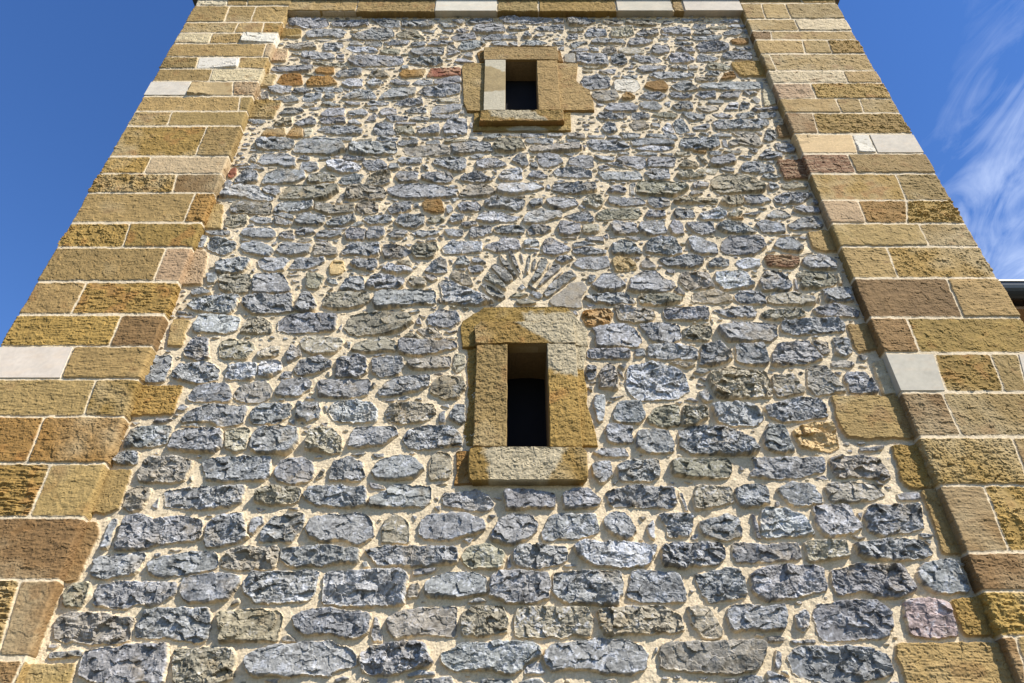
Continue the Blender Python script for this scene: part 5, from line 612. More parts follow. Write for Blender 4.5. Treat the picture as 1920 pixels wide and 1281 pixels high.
t-1059,3710,6,3,5,7|g1351,3828,8,5,6,30|g-1342,2859,7,4,7,33|g579,4596,8,4,5,28|g-531,2682,5,2,7,32|g-775,4699,9,3,7,52|t-501,4447,7,3,6,21|g1359,2771,4,2,7,18|t713,3610,8,4,5,0|g-20,3431,6,2,6,21|t1346,4696,7,4,6,1
g378,4595,5,3,6,54|g1325,3186,5,3,6,9|g398,1170,7,4,7,18|k537,3609,4,3,6,60|g665,4118,10,4,7,16|g320,1184,5,2,6,12|k-515,2955,5,2,7,17|g-48,3141,4,3,7,21|k1138,4703,5,3,7,6|g-1305,3650,4,2,5,18|g-10,4624,5,3,5,21|g-472,4686,5,3,6,6
g1337,3752,8,4,7,38|g-187,2994,4,2,6,59|g-435,3339,8,3,6,14|t-417,2489,8,3,5,34|g389,4526,9,3,7,51|g-1345,3627,8,3,6,56|g1353,4543,4,3,7,35|g1327,4291,7,4,7,8|t829,4278,9,7,7,41|k-1310,4412,4,2,7,62|g525,3238,5,2,5,26
g-1316,1869,9,3,5,2|g-428,4587,6,4,6,34|g749,2905,5,2,6,47|g-36,4720,5,2,7,7|g709,4601,4,1,6,48|g177,3286,8,3,6,35|g-654,4560,5,3,6,27|g-302,2937,10,4,5,52|t924,2192,9,4,6,6|g679,3038,6,4,7,54|t938,3063,5,3,5,16|g966,4697,8,3,6,35
t-618,4718,4,2,6,61|g1266,3655,5,2,7,25|g422,1865,6,4,5,46|g-422,4501,4,1,7,54|g1337,4264,9,6,7,47|g31,2886,9,5,7,43|g-805,4071,6,2,6,25|k526,4707,8,5,6,19|t327,3444,8,3,6,13|t97,3157,6,3,7,9|g-1340,3344,8,5,6,61|g882,4390,4,1,7,51
t1030,1284,8,2,6,14|k-77,3447,4,2,6,41|k-223,3737,6,3,5,3|g444,3697,10,3,6,48|t1165,3159,5,3,6,57|g-737,4370,5,2,6,51|g-842,4723,6,4,5,26|g555,2879,4,1,7,42|g140,3133,4,2,7,4|t-1282,2560,7,3,7,6|g-710,3663,7,4,5,26
t-1285,3665,7,4,6,9|k-1034,4474,6,2,5,5|t-707,1164,10,4,7,42|g854,4434,10,3,5,52|g96,2788,6,4,5,30|g674,3689,7,3,7,53|g576,4180,5,2,5,41|g901,4137,5,3,7,57|g-1331,1898,10,7,7,12|g380,4455,6,2,5,38|k405,3378,8,4,7,61
g758,3710,7,3,5,37|t-1204,3111,8,2,6,21|g-879,3927,4,2,7,28|t732,2423,10,3,7,16|g815,2507,7,3,6,59|g-958,4574,5,3,6,28|k-1189,3692,5,2,7,45|g-559,3425,4,3,6,37|g-837,3818,8,4,6,60|g-387,4649,8,3,7,45|g-1225,3485,5,3,6,18
k1364,3411,4,2,6,41|g591,4149,5,2,6,44|g-284,4724,5,2,5,43|g1313,3712,10,5,5,23|g-390,3842,5,3,5,50|g1286,4050,5,2,7,47|t-766,3979,6,3,5,15|g1362,2511,5,2,6,9|g762,4207,5,3,6,62|g931,2210,9,4,5,54|g423,4704,6,2,5,38
g-1106,3921,8,3,5,40|t1368,3248,9,3,6,61|g-610,2280,5,3,7,50|g939,3764,5,3,6,51|k41,3018,5,3,7,47|g285,2886,5,2,7,44|t1086,4040,5,2,5,2|g1374,1476,5,3,5,30|k148,1191,6,4,5,34|k-744,3815,5,2,6,30|g1335,2449,9,6,7,0|t96,3422,9,6,6,42
g-1136,4449,5,2,6,34|g398,3164,5,3,7,15|g1182,2987,6,2,5,42|g-1293,4723,8,3,7,47|k710,2845,10,7,6,47|g-375,2387,7,4,7,47|g-139,2779,7,3,6,56|g-1151,3736,6,5,5,4|g411,4099,7,3,7,58|g998,3614,5,2,7,31|k427,3659,4,2,5,41
g-262,4724,6,3,5,46|g800,3041,5,2,6,50|g-919,4348,5,2,5,48|g-1307,3613,5,3,5,5|g772,4725,7,5,5,6|g1326,2690,5,3,7,43|t838,2889,7,2,7,31|g769,3247,8,4,5,48|g352,3155,5,2,6,39|g389,1579,5,2,5,32|g116,2787,5,1,7,63|g-489,4514,6,3,7,31
g-1204,4281,6,3,7,34|g-1334,4694,4,3,6,63|k1281,3431,6,4,7,6|g-1165,1870,6,4,7,60|g-1333,2207,5,2,6,14|g844,4591,5,2,5,40|t856,4147,7,4,6,38|t-1240,3319,4,2,6,17|g-563,2485,6,4,6,31|t-1001,4469,8,3,5,56|g899,1409,5,4,6,29
t-1002,3431,6,3,7,52|g400,3067,4,2,7,11|g857,4606,8,4,5,42|k1052,3615,5,2,6,56|t345,3251,6,5,5,43|g-248,3255,5,3,7,42|g-1333,3316,5,2,7,54|g452,3781,5,2,7,20|g-880,3907,6,3,6,34|g842,3719,4,3,7,36|t480,3331,5,3,5,44
g879,3076,9,4,5,39|g1371,4369,7,3,5,1|g184,4716,5,2,6,14|g651,2890,5,2,5,47|g-1012,2462,9,3,6,16|g640,4195,10,6,6,55|g104,3247,6,3,5,4|k-984,4724,7,4,5,60|g504,2982,5,2,7,53|g652,3779,9,3,6,30|g840,4304,7,3,6,27|k1003,4437,6,2,5,17
t883,4207,9,3,5,46|g1201,2569,4,3,7,2|g1158,4143,6,4,6,53|g512,1767,8,4,5,56|g901,3944,9,3,7,22|k1365,2583,5,3,5,30|g-724,3103,9,4,6,62|g419,3152,7,4,5,16|g644,4239,6,3,7,5|g964,3303,5,2,5,15|g541,2981,5,2,6,48|g1352,4611,9,4,7,55
g-652,3302,6,3,6,41|k-666,3993,6,2,6,61|g-974,4239,9,5,5,28|k-1310,4461,8,4,6,21|t549,1862,6,4,6,32|g383,4095,5,3,7,29|g490,3419,4,3,6,47|t-1329,1848,9,5,5,5|g1363,3165,7,4,5,59|g530,4401,7,4,7,7|g-1338,3464,9,6,7,20
g927,4628,8,3,7,35|g942,3145,5,4,6,39|t-195,3369,7,5,6,28|g-685,3645,7,3,5,29|g1368,3897,10,6,5,32|g-953,3869,5,2,6,45|g-1230,4584,5,2,7,20|g1339,4723,7,5,7,44|g-131,2635,9,6,6,37|g652,4630,8,3,7,1|g223,2853,8,5,7,41
g-490,4179,4,2,6,21|t-1057,4582,5,3,5,32|g-819,4571,5,3,6,23|g-793,3577,5,3,6,40|k821,4014,7,3,6,21|g-374,2671,4,2,7,53|g519,4100,5,3,6,57|g-932,1657,9,4,6,36|g1373,2271,7,4,5,18|g-438,4000,4,3,5,23|k177,3160,4,2,7,7
g303,4402,6,2,7,57|g-1219,3611,4,2,5,43|g-569,4385,6,2,5,9|g-1168,3707,7,3,6,60|k-590,4342,9,4,5,39|g-34,3229,5,3,7,36|g1018,2700,8,4,5,28|k775,3393,5,3,5,20|t-646,4576,5,2,5,21|g1321,4009,4,2,6,40|g-852,1168,7,4,7,39
k-110,1158,7,4,7,49|g780,3462,5,3,7,62|t301,4420,5,2,6,50|t-360,4572,5,2,6,12|k641,2176,7,4,5,25|k-326,4226,4,2,7,30|g-907,2451,7,3,7,34|t15,2970,4,2,5,27|g1361,2933,8,6,6,50|g1107,1881,10,7,7,54|g-720,4354,7,3,5,53
k580,3070,7,4,5,51|g-1339,4449,7,4,6,39|g-1046,4719,4,1,5,36|k558,3862,7,3,5,2|g567,4114,7,2,5,51|g1025,4146,5,3,6,1|g-190,4510,7,5,5,4|g994,4718,5,2,5,18|k-497,3324,7,3,5,1|t-708,3645,6,3,6,38|g1016,2970,8,5,6,11
g-1340,2674,5,3,7,19|g130,4555,5,3,6,48|t747,4343,8,5,7,34|g-1318,1992,7,4,7,38|g-1198,4223,6,4,5,43|g788,2438,7,4,5,46|g852,2770,6,3,6,53|g1369,4319,9,4,5,2|g-867,4317,6,4,6,33|g122,4604,4,3,7,38|k666,4192,7,3,5,33
g1129,3399,7,4,7,41|g-811,4313,6,3,6,21|g-629,4074,4,2,6,18|g-1212,2710,4,2,7,15|g-576,4581,5,2,7,9|g510,1859,5,3,6,18|g1209,4062,8,6,7,60|g-942,3665,6,3,5,7|g-1185,2760,5,2,5,48|g833,3734,5,3,7,49|g1278,3410,8,4,5,42
g-927,3813,6,3,5,57|g-1342,2740,7,2,6,25|t909,4050,4,2,5,34|g608,2986,4,3,7,54|g998,2210,9,3,6,23|g-1340,1975,8,4,5,19|g-1318,2246,7,5,7,62|t823,4446,6,4,5,62|g1075,2694,7,3,7,35|g-1309,3630,6,2,6,9|g-534,2859,8,3,7,56
k-907,3996,4,3,5,48|t1351,1510,6,2,6,25|g916,3768,5,3,6,40|g1362,3077,5,2,7,29|k1358,3916,6,4,5,2|t-117,3047,6,2,6,6|k635,3613,4,2,7,1|g1375,3585,4,2,7,16|k295,3142,5,4,6,24|g176,3323,5,3,6,63|g-134,2871,6,3,5,40|t662,3942,5,3,7,27
g683,4039,7,2,5,31|t-882,4169,6,3,5,14|g552,3694,4,2,5,9|t549,4565,6,2,6,42|g774,2701,5,3,6,49|g-596,3818,5,3,6,42|g-1329,2367,7,3,6,23|g880,2072,4,2,5,24|k1369,2752,6,2,7,4|k813,4054,5,2,7,37|g628,4690,5,2,5,11|g597,2715,8,5,7,38
t-93,4675,8,5,7,10|g-1346,2692,4,2,5,57|t-735,4584,6,2,5,55|g1375,4523,5,4,6,32|g-462,4070,8,4,5,61|g843,4631,6,3,7,4|g1,3342,7,2,7,23|g-210,2865,6,3,5,47|g-1248,3386,5,2,6,37|g-1283,2307,5,2,6,24|g515,4690,4,2,6,42
g957,3611,5,4,7,34|k-796,4623,6,3,7,3|g197,4488,7,4,7,2|k-701,3617,4,2,6,57|t943,1777,5,2,6,58|k400,2974,9,4,5,57|g-72,3210,4,2,7,16|g-925,2319,5,2,7,56|g1218,3077,6,4,7,23|g689,2514,5,2,7,50|k-544,2764,6,4,6,26|g-366,4660,4,1,7,44
t-660,4672,5,2,6,7|g-217,3222,5,2,5,21|k-382,4388,9,4,5,11|t701,3633,5,3,5,28|g-988,3852,6,3,7,24|g1215,3031,7,4,5,38|g-750,3851,4,2,6,40|g-101,2794,5,3,6,16|g403,3180,9,5,6,39|g-445,3747,5,2,5,59|g-632,3998,5,2,7,47
g-13,3412,6,3,6,43|g833,4213,5,2,5,42|k-412,3053,7,3,5,28|t590,4116,4,3,6,5|g-688,4716,8,6,5,44|g411,1198,9,3,7,2|k784,3065,7,3,5,57|g1371,2667,6,2,7,60|k-472,4501,7,4,6,56|k-717,1187,7,3,6,6|g558,3611,7,3,6,20|t874,3249,5,3,6,42
g-1340,3207,8,4,6,24|k862,2883,6,3,6,1|g1128,4221,6,3,5,13|k-1273,3379,5,1,5,33|g1110,2686,7,4,7,3|g1062,1301,5,3,5,25|g714,2808,7,5,7,51|g-756,4068,8,5,6,28|g133,3239,10,4,5,60|g-847,4699,5,2,6,60|t403,2928,7,2,5,18
t1328,3734,7,4,6,35|k231,3354,6,4,5,57|g-1291,2453,8,4,7,7|g1003,4103,6,3,7,22|g356,3742,5,3,5,19|k-220,4333,6,2,5,35|g1145,4688,7,3,7,51|g-369,4693,8,3,6,43|k967,2665,8,4,7,7|g15,4508,4,3,7,47|g5,3437,4,2,7,18|g1125,4135,4,2,5,15
g1226,1156,5,3,7,60|g444,4138,5,2,6,0|g-368,4516,8,3,5,23|k343,3524,5,2,6,27|t-553,3063,4,2,6,56|t-231,4723,8,3,6,10|g-1343,1943,5,4,6,18|g808,3409,7,3,6,12|g-701,2107,5,2,5,47|t-933,4577,4,3,5,52|g478,4628,6,3,7,4
g-682,2657,6,2,7,30|g1373,3964,7,3,6,5|g617,4401,8,4,7,45|g-1329,4396,4,3,7,8|g-355,4716,5,2,7,6|g807,1956,5,3,5,26|g912,3926,7,4,7,13|g1219,3485,7,4,5,53|g788,4207,8,3,5,49|g-424,3530,6,3,5,40|t637,4471,5,2,7,28|g337,2895,5,3,7,52
g-1069,1163,6,4,7,61|g540,2490,5,2,5,49|g-1067,2867,4,2,7,24|g40,4618,6,4,6,35|k-437,3327,4,2,6,51|g800,3871,6,2,5,32|g1088,2873,5,4,5,39|g-1343,4410,5,2,6,28|g1368,3618,4,2,5,23|g-685,3934,6,3,7,25|g71,3449,7,3,7,7
k-153,1159,7,3,6,14|g205,3148,5,2,6,52|g980,3712,5,3,7,35|g-1271,2494,5,3,5,17|g480,2681,7,4,5,47|k-170,3029,6,2,7,29|g-946,3597,5,4,7,15|g788,1172,7,5,5,55|g1030,2192,9,6,5,62|g403,4703,6,2,5,45|g1211,3899,5,2,5,0
t733,2697,5,2,6,60|g-407,1642,5,2,6,14|g1028,3298,5,4,5,27|g1204,3237,4,3,5,63|g-352,4648,4,2,5,8|t553,3531,6,4,5,49|g789,3406,4,1,7,59|g73,3056,6,4,7,55|g770,3809,5,3,6,59|g-107,2718,5,3,5,34|t688,2423,5,4,6,29|g-643,2469,7,3,5,43
g1225,1854,9,7,7,29|g1368,4696,6,2,6,22|g-326,1873,9,5,5,45|g-897,3865,5,3,7,42|g1069,3479,6,4,6,24|g126,4473,6,3,7,26|g-328,4684,6,3,5,49|k-948,3723,6,4,6,22|g-803,3871,5,2,6,57|g-699,3977,5,2,7,19|g1328,1503,6,4,7,52
g-1297,3414,10,6,7,27|g-423,3684,7,3,5,32|g709,2889,5,2,7,39|g-459,2482,7,3,7,19|g-1046,4194,4,2,6,15'''
# dressed courses of the two corner pilasters: side, bottom and top (mm), the kinds of the blocks, joints (top, bottom)
COURSES = '''L 9552 9679 p.s.s -3340,-3326 -3107,-3083
L 9173 9527 s.s.s -3283,-3254 -2972,-2958
L 8940 9150 s.s.y -3085,-3082 -2801,-2773
L 8716 8917 c.s.X -3319,-3300 -2987,-2968
L 8446 8694 s.K -2672,-2652
L 8218 8425 s.X.s -3330,-3306 -2892,-2870
L 7979 8198 s.c -3122,-3102
L 7722 7960 P.x.K -3277,-3263 -2850,-2797
L 7458 7694 s.s -2715,-2674
L 7224 7441 s.s -3317,-3298
L 6760 7198 y.s -2912,-2901
L 6509 6736 y.K -3290,-3284
L 6249 6494 Y.b -2988,-2952
L 5877 6235 s.o -2753,-2746
L 5580 5851 Y.y -3185,-3154
L 5211 5562 s.K -2793,-2785
L 4876 5189 s.Y -3297,-3299
L 4575 4855 y.b -2911,-2903
L 4290 4561 P.s -3152,-3136
L 3988 4277 s.y -2885,-2864
L 3639 3975 o.o -3117,-3093
L 3279 3627 Y.s -2935,-2919
L 2902 3266 b 
L 2494 2893 Y.b -2805,-2749
L 2241 2468 b.s -2600,-2557
R 9603 9718 s.y 3400,3402
R 9245 9578 s.s.s 2908,2883 3183,3175
R 8986 9221 s.c 3206,3200
R 8793 8963 b.s 2879,2852
R 8510 8771 s.s.Y 3175,3147 3450,3434
R 8178 8488 s.s 2753,2760
R 7950 8158 c.s 3445,3433
R 7667 7931 K.y 3045,3034
R 7432 7657 s.s.s 3223,3215 3457,3435
R 7098 7414 b.y 2924,2900
R 6799 7073 x.X.P 3206,3182 3368,3359
R 6516 6775 N.s 3077,3076
R 6151 6494 y.s 3423,3398
R 5864 6138 K.o.Y 2974,2961 3393,3301
R 5592 5844 s.s 3393,3384
R 5245 5574 s.Y 3035,3013
R 4845 5228 b.s 3387,3358
R 4517 4829 b.y 2934,2920
R 4184 4498 P.Y.s.P 3013,2976 3411,3380 3609,3534
R 3837 4166 b.s 2943,2944
R 3490 3817 Y.s 3265,3227
R 3064 3476 b.Y 2936,2915
R 2839 3052 b 
R 2597 2830 Y 
R 2341 2589 b.s 2737,2699'''

# ------------------------------------------------------------------ the tower
tower = bpy.data.objects.new('stone_tower', None); COL.objects.link(tower); tower.location = (0, 0, 0)
tower['label'] = 'square rubble stone tower with ochre sandstone corners and two slit windows'
tower['category'] = 'tower'

S = parse(STONES)+parse_chips(CHIPS)
arch = [s for s in S if s[0] == 'v']; S = [s for s in S if s[0] != 'v']
XL, XR = -2.593, 2.667           # inner edges of the pilasters
PF = .080                         # how far they stand proud
X1 = np.arange(-2.70, 2.775, .0045)
Z1 = np.concatenate([np.arange(0, 2.28, .014), np.arange(2.28, 4.6, .0045), np.arange(4.6, 7, .006), np.arange(7, 9.7, .008)])
XX, ZZ = np.meshgrid(X1, Z1)
F = fields(XX, ZZ, True)
WX = .006*rotn(XX, ZZ, .05, .05, .4, 21)+.004*rotn(XX, ZZ, .018, .018, .9, 22)+.002*vnoise(XX, ZZ, .009, .009, 25)
WZ = .006*rotn(XX, ZZ, .05, .05, 1.4, 23)+.004*rotn(XX, ZZ, .018, .018, .1, 24)+.002*vnoise(XX, ZZ, .009, .009, 26)
H, K = blank(XX, ZZ, F); MK = np.zeros(H.shape, bool)
lay(X1, Z1, XX, ZZ, WX, WZ, F, S, H, K, MK, .024, .009, 100, grow=lambda z: .0055+.0055*min(1, max(0, (z-3.4)/3)))
P3 = np.stack([XX, -H, ZZ], -1)
cx = (XX[:-1, :-1]+XX[1:, 1:])/2; cz = (ZZ[:-1, :-1]+ZZ[1:, 1:])/2
OPEN = [(-.045, .262, 3.765, 4.615), (-.078, .272, 7.50, 8.42)]
keep = np.ones(cx.shape, bool)
for a, b, c, d_ in OPEN: keep &= ~((cx > a) & (cx < b) & (cz > c) & (cz < d_))
mesh_grid('rubble_wall', P3, K, M_WALL, tower, keep)

# relieving arch: voussoirs set on edge, a mesh of their own
xa = np.arange(-.40, .60, .0045); za = np.arange(4.95, 5.75, .005)
XA, ZA = np.meshgrid(xa, za); FA = fields(XA, ZA, True)
WA = .004*rotn(XA, ZA, .03, .03, .4, 31); WB = .004*rotn(XA, ZA, .03, .03, .9, 32)
HA = np.full(XA.shape, -.012); KA = np.broadcast_to(MORTAR, XA.shape+(3,)).copy(); MA = np.zeros(XA.shape, bool)
lay(xa, za, XA, ZA, WA, WB, FA, [(t, p, .024) for t, p, h in arch], HA, KA, MA, .024, .008, 900, grow=lambda z: .012)
ka = MA[:-1, :-1] | MA[1:, 1:] | MA[:-1, 1:] | MA[1:, :-1]
mesh_grid('relieving_arch', np.stack([XA, -HA, ZA], -1), KA, M_WALL, tower, ka)

# ---- dressed block with its own thickness, for window surrounds, string course and replaced quoins
def slab(name, poly, yf, yb, t, mat, parent, amp=1., r=.008, res=.006, paint=None, warp=.003, seed=0, tool=True):
    P = [np.array(p, float) for p in poly]
    z0 = min(p[1] for p in P); z1 = max(p[1] for p in P)
    def span(z):
        xs = []
        for i in range(len(P)):
            a = P[i]; b = P[(i+1) % len(P)]
            if (a[1] > z) != (b[1] > z): xs.append(a[0]+(b[0]-a[0])*(z-a[1])/(b[1]-a[1]))
        return (min(xs), max(xs))
    wmax = max(p[0] for p in P)-min(p[0] for p in P)
    nx = max(4, int(wmax/res)); nz = max(4, int((z1-z0)/res))
    zs = np.concatenate([[z0, z0], np.linspace(z0+r*.6, z1-r*.6, nz), [z1, z1]])
    X = np.zeros((len(zs), nx+4)); Z = np.zeros_like(X)
    for j, z in enumerate(zs):
        a, b = span(min(max(z, z0+.0015), z1-.0015)); rr = min(r*.6, (b-a)*.2)
        X[j] = np.concatenate([[a, a], np.linspace(a+rr, b-rr, nx), [b, b]]); Z[j] = z
    def dep(n):
        d = np.zeros(n); d[0] = d[-1] = yb-yf; d[1] = d[-2] = r; return d
    Y = yf+np.maximum(dep(X.shape[0])[:, None], dep(X.shape[1])[None, :])
    sx = seed*.37
    f = fields(X+sx, Z)
    pit = np.clip(f['C']*.8+f['D']*.8-.5, 0, 1)
    dsp = amp*(.0025*f['B']+.0022*f['C']+.0014*f['D']+.0012*f['L1']-.007*pit+.001*f['E']+.0025*f['A'])
    if tool: dsp = dsp-.0055*np.clip(rotn(X+sx, Z, .030, .0075, .7, 91)-.25, 0, 1)-.004*np.clip(rotn(X+sx, Z, .010, .012, 0, 92)-.35, 0, 1)
    wf = (Y < yf+r*1.5)
    Y = Y-dsp*wf
    X = X+warp*(rotn(X+sx, Z, .05, .05, .3, 41)+.5*vnoise(X+sx, Z, .016, .016, 42)); Z = Z+warp*(rotn(X+sx, Z, .05, .05, 1.1, 43)+.5*vnoise(X+sx, Z, .016, .016, 44))
    col = stone_look(t, f, np.random.RandomState(500+seed))
    if paint is not None: col = paint(X, Z, f, col)
    return mesh_grid(name, np.stack([X, Y, Z], -1), col, mat, parent)

def clean_patch(fn):
    """fresher, cleaned grey sandstone where the weathered ochre skin is gone"""
    def g(X, Z, f, col):
        m = np.clip((fn(X, Z)+.016*f['B']+.010*f['C']+.012*f['A'])/.035+.3, 0, 1)[..., None]
        cl = lin((180, 166, 136))*ALB*.92*np.exp(.10*f['B']+.10*f['C']+.05*f['D'])[..., None]
        return col*(1-m)+cl*m
    return g

# ---- lower window
M_REVEAL = mat_stone('window_reveal', .4, .003, 50, use_attr=False, base=(.20, .145, .08))
M_PANE = mat_plain('dark_window_board', (.010, .010, .012), .7, 0, 6, .35); M_PANE.node_tree.nodes['Principled BSDF'].inputs['Specular IOR Level'].default_value = .1
def window(x0, x1, z0, z1, depth, arch_top):
    """lining of the opening (mesh of the part itself) and the dark pane at its back"""
    V = []; Fc = []; seg = 10; y0 = -.035
    prof = [(x0, z0), (x1, z0)]
    top = [(x1-(x1-x0)*i/seg, z1) for i in range(seg+1)]
    topb = [(x1-(x1-x0)*i/seg, z1-arch_top*(abs(i/seg*2-1)**2)) for i in range(seg+1)]
    ring = lambda y, tp, e=0: [(x0-e, y, z0-e), (x1+e, y, z0-e)]+[(x, y, z+e) for x, z in tp]
    a = ring(y0, top); b = ring(depth, topb); n = len(a)
    V = a+b; Fc = [[i, (i+1) % n, n+(i+1) % n, n+i] for i in range(n)]
    w_ = raw_mesh('window', V, Fc, M_REVEAL, tower)
    boxes('pane', [(x0-.03, x1+.03, depth-.012, depth+.03, z0-.03, z1+.03)], M_PANE, w_)
    return w_
lw = window(-.036, .252, 3.762, 4.612, .40, .015)
lw['label'] = 'lower slit window framed in rough ochre sandstone'
PL = .062
slab('lintel', [(-.266, 4.608), (-.279, 4.762), (-.238, 4.819), (.46, 4.819), (.465, 4.614)], -PL, .05, 'y', M_ASH, lw, 1.5, seed=1,
     paint=clean_patch(lambda X, Z: np.minimum(X-.02+(Z-4.81)*1.35, 4.83-Z)))
slab('flank_block', [(-.364, 4.601), (-.386, 4.78), (-.375, 4.848), (-.204, 4.99), (.426, 4.986), (.561, 4.776), (.555, 4.618)], -.026, .05, 'y', M_ASH, lw, 1.3, seed=2,
     paint=clean_patch(lambda X, Z: np.minimum(X-.08, 4.935+X*.03-Z)))
slab('jamb', [(-.257, 4.604), (-.034, 4.604), (-.036, 3.765), (-.254, 3.765)], -PL, .05, 's', M_ASH, lw, 1.7, seed=3)
slab('jamb', [(.254, 4.611), (.463, 4.611), (.458, 3.765), (.248, 3.765)], -PL, .05, 'y', M_ASH, lw, 1.5, seed=4,
     paint=clean_patch(lambda X, Z: Z-4.37+.25*(X-.25)))
slab('flank_block', [(.43, 4.615), (.549, 4.608), (.508, 4.394), (.525, 4.241), (.516, 4.117), (.56, 3.882), (.568, 3.792), (.396, 3.792)], -.024, .05, 'y', M_ASH, lw, 1.4, seed=5,
     paint=clean_patch(lambda X, Z: Z-4.40))
slab('flank_block', [(-.325, 4.602), (-.217, 4.608), (-.196, 3.79), (-.304, 3.80), (-.33, 3.9), (-.305, 4.1), (-.315, 4.4)], -.010, .05, 'y', M_ASH, lw, 2.0, seed=6, warp=.008)
slab('sill', [(-.283, 3.700), (-.272, 3.756), (.45, 3.762), (.486, 3.724), (.482, 3.554), (.449, 3.518), (-.243, 3.518), (-.275, 3.543)], -.075, .05, 'y', M_ASH, lw, 1.5, r=.014, seed=7,
     paint=clean_patch(lambda X, Z: np.minimum(X+.165+.2*(Z-3.64), .275+.5*(Z-3.6)-X)))
slab('flank_block', [(-.371, 3.751), (-.194, 3.756), (-.188, 3.521), (-.307, 3.521), (-.368, 3.516), (-.355, 3.632)], -.020, .05, 'o', M_ASH, lw, 1.5, seed=8)
# ---- upper window
uw = window(-.069, .262, 7.498, 8.412, .20, .0)
uw['label'] = 'upper slit window with pale banded left jamb and broad side blocks'
slab('lintel', [(-.300, 8.420), (-.307, 8.668), (.493, 8.690), (.499, 8.412)], -PL, .05, 's', M_ASH, uw, .8, seed=11, warp=.005)
slab('flank_block', [(-.384, 8.632), (-.308, 8.688), (.53, 8.675), (.551, 8.44), (-.347, 8.44)], -.022, .05, 'o', M_ASH, uw, 1, seed=12)
def banded(X, Z, f, col):
    m = np.clip((np.maximum(Z-8.20+.6*(X+.12), 7.84-Z)+.02*f['B'])/.02, 0, 1)[..., None]
    pale = lin((184, 174, 150))*ALB*np.exp(.05*f['A']+.03*f['C'])[..., None]
    return (lin((158, 138, 98))*ALB*np.exp(.15*f['A']+.1*f['B'])[..., None])*(1-m)+pale*m
slab('jamb', [(-.288, 8.413), (-.069, 8.413), (-.069, 7.500), (-.280, 7.50)], -PL, .05, 's', M_ASH, uw, .25, r=.004, seed=13, paint=banded, warp=.001, tool=False)
slab('jamb', [(.262, 8.405), (.483, 8.405), (.481, 7.50), (.259, 7.50)], -PL, .05, 's', M_ASH, uw, .9, seed=14)
slab('flank_block', [(-.535, 8.343), (-.506, 8.4), (-.292, 8.4), (-.271, 7.528), (-.445, 7.535), (-.488, 7.685), (-.513, 8.058)], -.030, .05, 's', M_ASH, uw, 1, seed=15)
slab('flank_block', [(.474, 8.411), (.704, 8.404), (.668, 8.058), (.794, 7.876), (.821, 7.656), (.817, 7.545), (.44, 7.549)], -.030, .05, 's', M_ASH, uw, 1, seed=16)
slab('flank_block', [(-.378, 7.521), (.583, 7.509), (.568, 7.221), (.347, 7.214), (-.375, 7.218)], -.022, .05, 'y', M_ASH, uw, 1.4, seed=17,
     paint=clean_patch(lambda X, Z: np.minimum(.33-X, X+.05)*1.0-np.maximum(Z-7.26, 0)*3))
slab('sill', [(-.309, 7.480), (.504, 7.484), (.507, 7.300), (-.319, 7.290)], -.078, .05, 'y', M_ASH, uw, 1.5, r=.016, seed=18,
     paint=clean_patch(lambda X, Z: np.minimum(np.minimum(.30-.9*(Z-7.36)-X, X+.22), Z-7.335+.12*X)))

